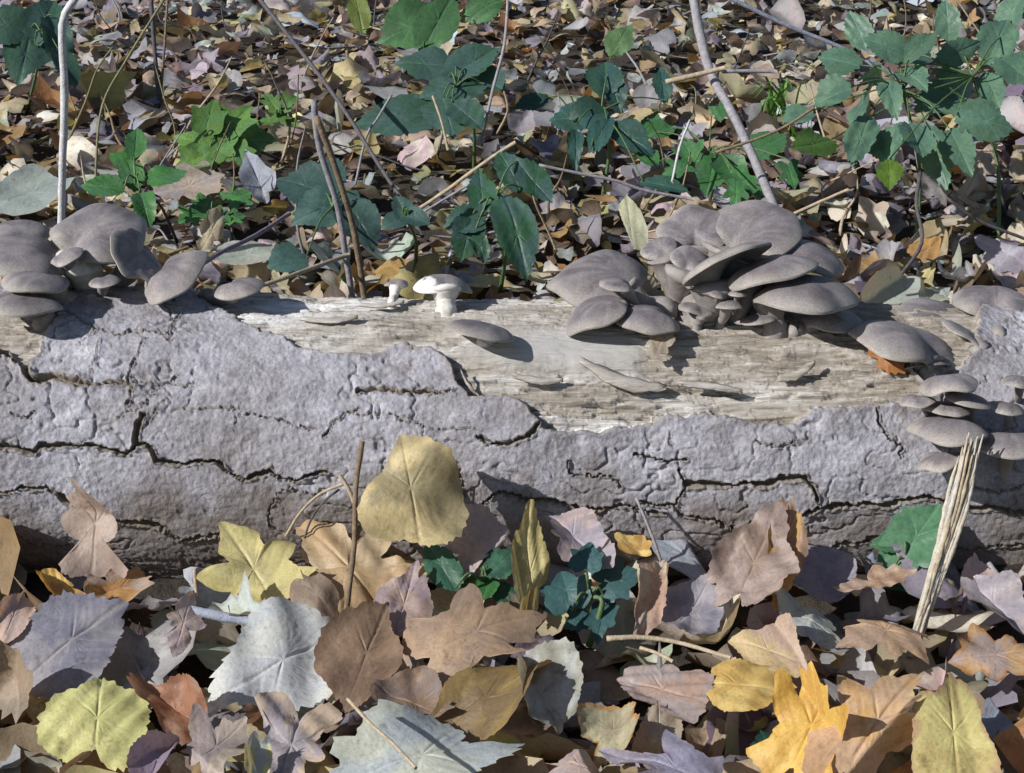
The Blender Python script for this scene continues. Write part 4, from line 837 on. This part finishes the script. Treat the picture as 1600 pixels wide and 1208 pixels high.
plant('dark blue-green ivy shoot in front of the log', 'ivy', at_z(920, 1010, .06), [
    (885, 922, 66, 80, 105, 60, 110, -.205), (918, 872, 50, 56, 80, 60, 100, -.195), (965, 905, 82, 66, 15, 60, 110, -.200), (940, 970, 66, 46, 260, 58, 100, -.225), (902, 972, 44, 38, 200, 56, 100, -.22)], TEAL, (.034, .085, .085), 'ivy', name='ivy_shoot', serr=.02)
plant('dark green leafy sprig between the mauve leaf and the yellow strip', 'plant', at_z(745, 950, .06), [
    (688, 882, 84, 50, 120, 58, 105, -.205), (782, 878, 58, 46, 40, 56, 105, -.205), (760, 918, 40, 34, 250, 50, 90, -.215, (.05, .16, .05)), (790, 930, 48, 36, 300, 52, 85, -.215), (735, 912, 36, 26, 180, 48, 90, -.21, (.05, .16, .05))], (.032, .095, .062), (.04, .11, .065), 'ovate', name='leafy_sprig')
plant('crinkled bright green leaf leaning on the log beside the dry stalk', 'plant', at_z(1440, 930, .06), [
    (1432, 838, 118, 92, 62, 62, 110, -.15), (1398, 912, 66, 26, 175, 42, 90, -.165, (.03, .09, .05)), (1385, 850, 50, 32, 190, 50, 90, -.15)], (.075, .175, .095), (.06, .145, .08), 'ovate', name='leafy_sprig', serr=.14, vein=.5)
plant('dark green leaf deep in a gap beside the large orange-yellow leaf', 'plant', at_z(1205, 1190, .05), [(1200, 1165, 60, 50, 120, 50, 90, at_z(1200, 1165, .07)[1])], (.02, .065, .05), (.02, .06, .045), 'ivy', name='leafy_sprig')
# ------------------------------------------------------------------ grass tuft behind
gr_root = thing('grass_tuft', 'tuft of fresh green grass beside the grey branch', 'grass', gnd(1205, 200))
B = np.array(gr_root.location)
for k in range(16):
    px, py = r.uniform(1150, 1270), r.uniform(120, 200); T = at_y(px, py, B[1] + r.uniform(-.12, .05)); T[2] = max(T[2], .07)
    b0 = np.array([r.normal(0, .02), r.normal(0, .02), 0.0]); tp = T - B; side = nrm(np.cross(tp, [0, 0, 1])) * .0028; V = []
    for j in range(6):
        t_ = j / 5; c = b0 * (1 - t_) + tp * t_ + np.array([0, 0, .05 * sin(pi * t_)]); w_ = 1 - t_ ** 2 * .9; V += [c - side * w_, c + np.array([0, 0, -.0012]) * w_, c + side * w_]
    cg_ = np.tile(np.array((.11, .24, .05)) * r.uniform(.7, 1.3), (18, 1)); link('blade', mesh_from('blade', np.array(V), grid_quads(6, 3), attrs={'Col': cg_}), M_GREEN, gr_root)

# ------------------------------------------------------------------ twigs and stalks
def twig(label, pts, y, w, mat, name='twig', cat='twig', jit=.06, group=None, taper=1.0):
    """pts in photo pixels; y one depth or a list; w photo px"""
    ys = y if isinstance(y, (list, tuple)) else [y] * len(pts)
    P = np.array([at_y(a, b_, yy) for (a, b_), yy in zip(pts, ys)]); rd = np.array([w * mpp(p) / 2 for p in P]) * np.linspace(1, taper, len(P))
    V, q, t = tube(P, rd, 9, jit, int(pts[0][0]) + 3, 5); B = P[-1] if P[-1][2] < P[0][2] else P[0]
    return tag(link(name, mesh_from(name, V - B, q, t), M_TW[mat], loc=tuple(B)), label, cat, group)
twig('bleached white upright stick with a bent top rising behind the mushrooms', [(122, -8), (102, 22), (97, 60), (101, 150), (98, 250), (96, 335), (94, 480)], [.44, .44, .44, .44, .44, .44, .44], 12, 'white', 'upright_stick', 'stick', .07)
twig('long dark twig slanting down from the top towards the dark bramble pair', [(400, -8), (470, 80), (530, 160), (600, 270), (632, 318), (660, 370)], [.95, .85, .75, .62, .56, .5], 6.5, 'dark')
twig('thin olive stem curving beside the white stick', [(262, -10), (200, 90), (160, 165), (150, 260), (152, 300)], [.9, .85, .8, .76, .74], 4, 'olive')
twig('dark upright stem behind the bright seedling', [(236, -8), (240, 60), (246, 130), (254, 200)], [1.3, 1.28, 1.26, 1.24], 7, 'dark')
twig('thin dark upright stem next to the thicker dark one', [(262, -8), (258, 60), (252, 150), (256, 195)], [1.3, 1.28, 1.26, 1.24], 4, 'brown')
twig('grey forked dry stem standing behind the log, paler of two', [(490, 158), (499, 230), (527, 320), (540, 400), (552, 470)], [.32] * 5, 10, 'grey', 'dead_twig', 'twig')
twig('brown dry stem leaning against the paler grey one behind the log', [(494, 182), (520, 250), (548, 340), (560, 400), (570, 470)], [.30] * 5, 10, 'brown', 'dead_twig', 'twig')
twig('slanting purplish twig resting on the log behind the leaning mushroom', [(318, 412), (350, 392), (400, 368), (452, 334)], [.06, .12, .22, .34], 7, 'purple')
twig('pale splintered twig lying on the back edge of the bare wood', [(392, 452), (440, 436), (490, 418), (545, 398)], [.06, .08, .11, .15], 7, 'tan')
twig('tan twig slanting up to the bramble arch', [(640, 336), (700, 296), (760, 252), (806, 222)], [.46] * 4, 6, 'tan')
twig('grey thin twig running below the tan slanting one', [(655, 335), (700, 308), (740, 284)], [.45] * 3, 4, 'grey')
twig('upright grey stem behind the bramble arch', [(794, -8), (788, 70), (770, 140), (752, 222)], [1.0, .95, .9, .85], 5, 'grey')
twig('thick grey branch leaning down towards the upright mushroom fans', [(1082, -10), (1095, 60), (1112, 118), (1142, 172), (1172, 235), (1200, 300), (1212, 330)], [.80, .74, .69, .64, .59, .54, .52], 15, 'grey', 'branch', 'branch', .05)
twig('pale forked twig crossing the thick grey branch', [(1040, 128), (1085, 118), (1132, 106)], [.67] * 3, 8, 'tan')
twig('straight grey twig stretching right from the branch crossing', [(1128, 112), (1165, 111), (1214, 112)], [.72] * 3, 6, 'grey')
twig('bluish twig sloping down to the nettle-like plant', [(1130, -8), (1230, 40), (1290, 64), (1335, 84)], [.9] * 4, 7, 'blue')
twig('long thin grey twig bowed above the large round mushroom', [(842, 258), (900, 270), (960, 282), (1010, 298), (1085, 312)], [.52] * 5, 5, 'grey')
twig('olive brown twig crossing the lower grey branch', [(1118, 238), (1180, 218), (1230, 196), (1272, 168)], [.53] * 4, 4.5, 'brown')
twig('tan straw poking out behind the largest upright fan mushroom', [(1236, 336), (1280, 316), (1326, 296)], [.32] * 3, 5, 'tan')
twig('thin white stem under the dusky bramble tangle', [(1078, 188), (1062, 230), (1050, 285)], [.70, .66, .62], 4, 'white')
twig('thin grey stem in front of the bramble arch', [(612, 148), (590, 185), (572, 215), (555, 290)], [.78, .76, .74, .66], 4, 'grey')
twig('short tan stem in front of the wide bramble leaf', [(676, 150), (690, 190), (700, 235)], [.78, .76, .74], 4, 'tan')
twig('dark stem at the foot of the nettle-like plant', [(1438, 270), (1432, 320), (1440, 380), (1400, 440)], [.60, .55, .5, .46], 6, 'dark')
twig('bowed dark stem right of the nettle-like plant foot', [(1480, 310), (1530, 345), (1580, 365), (1620, 380)], [.6] * 4, 5, 'dark')
# in front of the log
twig('dark double-edged leaf stalk standing upright before the tan leaf', [(566, 690), (556, 760), (554, 840), (548, 900), (540, 962)], [-.165, -.185, -.205, -.222, -.235], 9, 'brown', 'leaf_stalk', 'stalk')
twig('pale broken straw beside the dark upright stalk', [(530, 742), (545, 765), (560, 800), (575, 822)], [-.16, -.165, -.17, -.17], 7, 'tan', 'straw', 'straw')
twig('thin curved pale straw arching against the log', [(446, 838), (470, 800), (500, 772), (536, 756)], [-.155, -.15, -.148, -.15], 4.5, 'tan', 'straw', 'straw')
twig('thin dark curved straw beside the pale arching one', [(474, 846), (486, 812), (505, 785), (530, 765)], [-.152, -.15, -.147, -.147], 3.5, 'dark', 'straw', 'straw')
twig('thin dark stalk rising from the pinkish mauve leaf', [(741, 760), (737, 820), (734, 880), (736, 920)], [-.16, -.168, -.175, -.18], 4, 'purple', 'leaf_stalk', 'stalk')
twig('thin pale stalk leaning over the bark above the rolled cream leaf', [(994, 778), (1012, 820), (1028, 862), (1036, 892)], [-.145, -.155, -.165, -.17], 5, 'grey', 'leaf_stalk', 'stalk')
twig('tan twig lying before the rolled cream leaf', [(948, 998), (1000, 996), (1060, 1004), (1142, 1028)], [float(at_z(x_, y_, .115)[1]) for x_, y_ in [(948, 998), (1000, 996), (1060, 1004), (1142, 1028)]], 9, 'tan', taper=.7)
twig('short yellow stalk under the tan twig', [(1000, 1012), (1030, 1022), (1052, 1034)], [float(at_z(x_, y_, .105)[1]) for x_, y_ in [(1000, 1012), (1030, 1022), (1052, 1034)]], 6, 'tan', 'leaf_stalk', 'stalk')
twig('blue-grey broken twig left of the silvery white leaf', [(290, 952), (340, 962), (398, 972)], [float(at_z(x_, y_, .105)[1]) for x_, y_ in [(290, 952), (340, 962), (398, 972)]], 17, 'blue')
twig('thin tan stalk crossing the wide pale blue-green leaf', [(543, 1092), (580, 1132), (612, 1160), (650, 1200)], [float(at_z(x_, y_, .145)[1]) for x_, y_ in [(543, 1092), (580, 1132), (612, 1160), (650, 1200)]], 6, 'tan', 'leaf_stalk', 'stalk')
twig('purple stalk in the leaves right of the dry stalk', [(1512, 900), (1506, 950), (1490, 1000), (1472, 1060)], [-.19, -.2, -.22, -.24], 8, 'purple', 'leaf_stalk', 'stalk')
twig('small upright yellow stalk before the dark gap under the log', [(304, 890), (306, 915), (308, 935)], [-.175, -.18, -.185], 6, 'tan', 'leaf_stalk', 'stalk')
twig('bluish straw at the right end among pinkish leaves', [(1545, 880), (1572, 915), (1604, 945)], [-.16, -.18, -.2], 8, 'grey', 'straw', 'straw')
# dry fibrous stalk (several splitting strands)
pts = [(1522, 688), (1500, 770), (1478, 850), (1450, 935), (1424, 1024)]; ys = [-.175, -.195, -.215, -.235, -.25]
P = np.array([at_y(a, b_, yy) for (a, b_), yy in zip(pts, ys)]); root = thing('dry_stalk', 'pale broken fibrous plant stalk leaning on the log by the lowest mushrooms', 'stalk', P[-1])
M_TW['straw'] = twig_material('pale straw', (0.34, 0.30, 0.23), (0.58, 0.54, 0.46))
for k in range(30):
    al = r.random() * 6.28; q_ = r.random() ** .5; wv = np.array([1.0, .95, .75, .55, .38]) * .0085
    Pk = P + np.stack([q_ * cos(al) * wv + r.normal(0, .0006, 5), q_ * sin(al) * wv * .5 + r.normal(0, .0008, 5), r.normal(0, .0008, 5)], 1)
    Pk[0] += (Pk[0] - Pk[1]) * r.uniform(-.35, .12) + np.array([r.normal(0, .002), 0, 0])
    V, q, t = tube(Pk, np.array([.0006, .0017, .0019, .0018, .0013]), 6, .18, 500 + k, 6)
    link('fibre', mesh_from('fibre', V - P[-1], q, t), M_TW[('straw', 'tan', 'grey', 'straw')[k % 4]], root)
# thin dry stems scattered behind
cols = ['grey', 'tan', 'brown', 'dark', 'olive']
for k in range(110):
    px, py = r.uniform(0, 1600), r.uniform(20, 430); B = at_z(px, py, .05); B[2] = float(gz(B[0], B[1])) + .02
    m = cols[r.integers(5)]; lay = r.random() < .55
    if lay: d = np.array([r.normal(), r.normal() * .7, abs(r.normal()) * .18]); 
    else: d = np.array([r.normal() * .4, r.normal() * .3, 1.0])
    L = r.uniform(.06, .20); d = nrm(d) * L; bow = r.normal(size=3) * .012
    V, q, t = tube([np.zeros(3), d * .35 + bow, d * .7 + bow * .6 + r.normal(size=3) * .004, d], np.linspace(r.uniform(.0012, .0028), .0009, 4), 6, .05, k)
    o = link('dead_twig', mesh_from('dead_twig', V, q, t), M_TW[m], loc=tuple(B))
    tag(o, f'{"long" if L > .14 else "short"} thin {m} {"bent" if np.linalg.norm(bow) > .022 else "straight"} dry stem {"lying on" if lay else "standing in"} the litter behind the log', 'twig', f'{m} dry stems of one look {"lying" if lay else "standing"} behind the log')
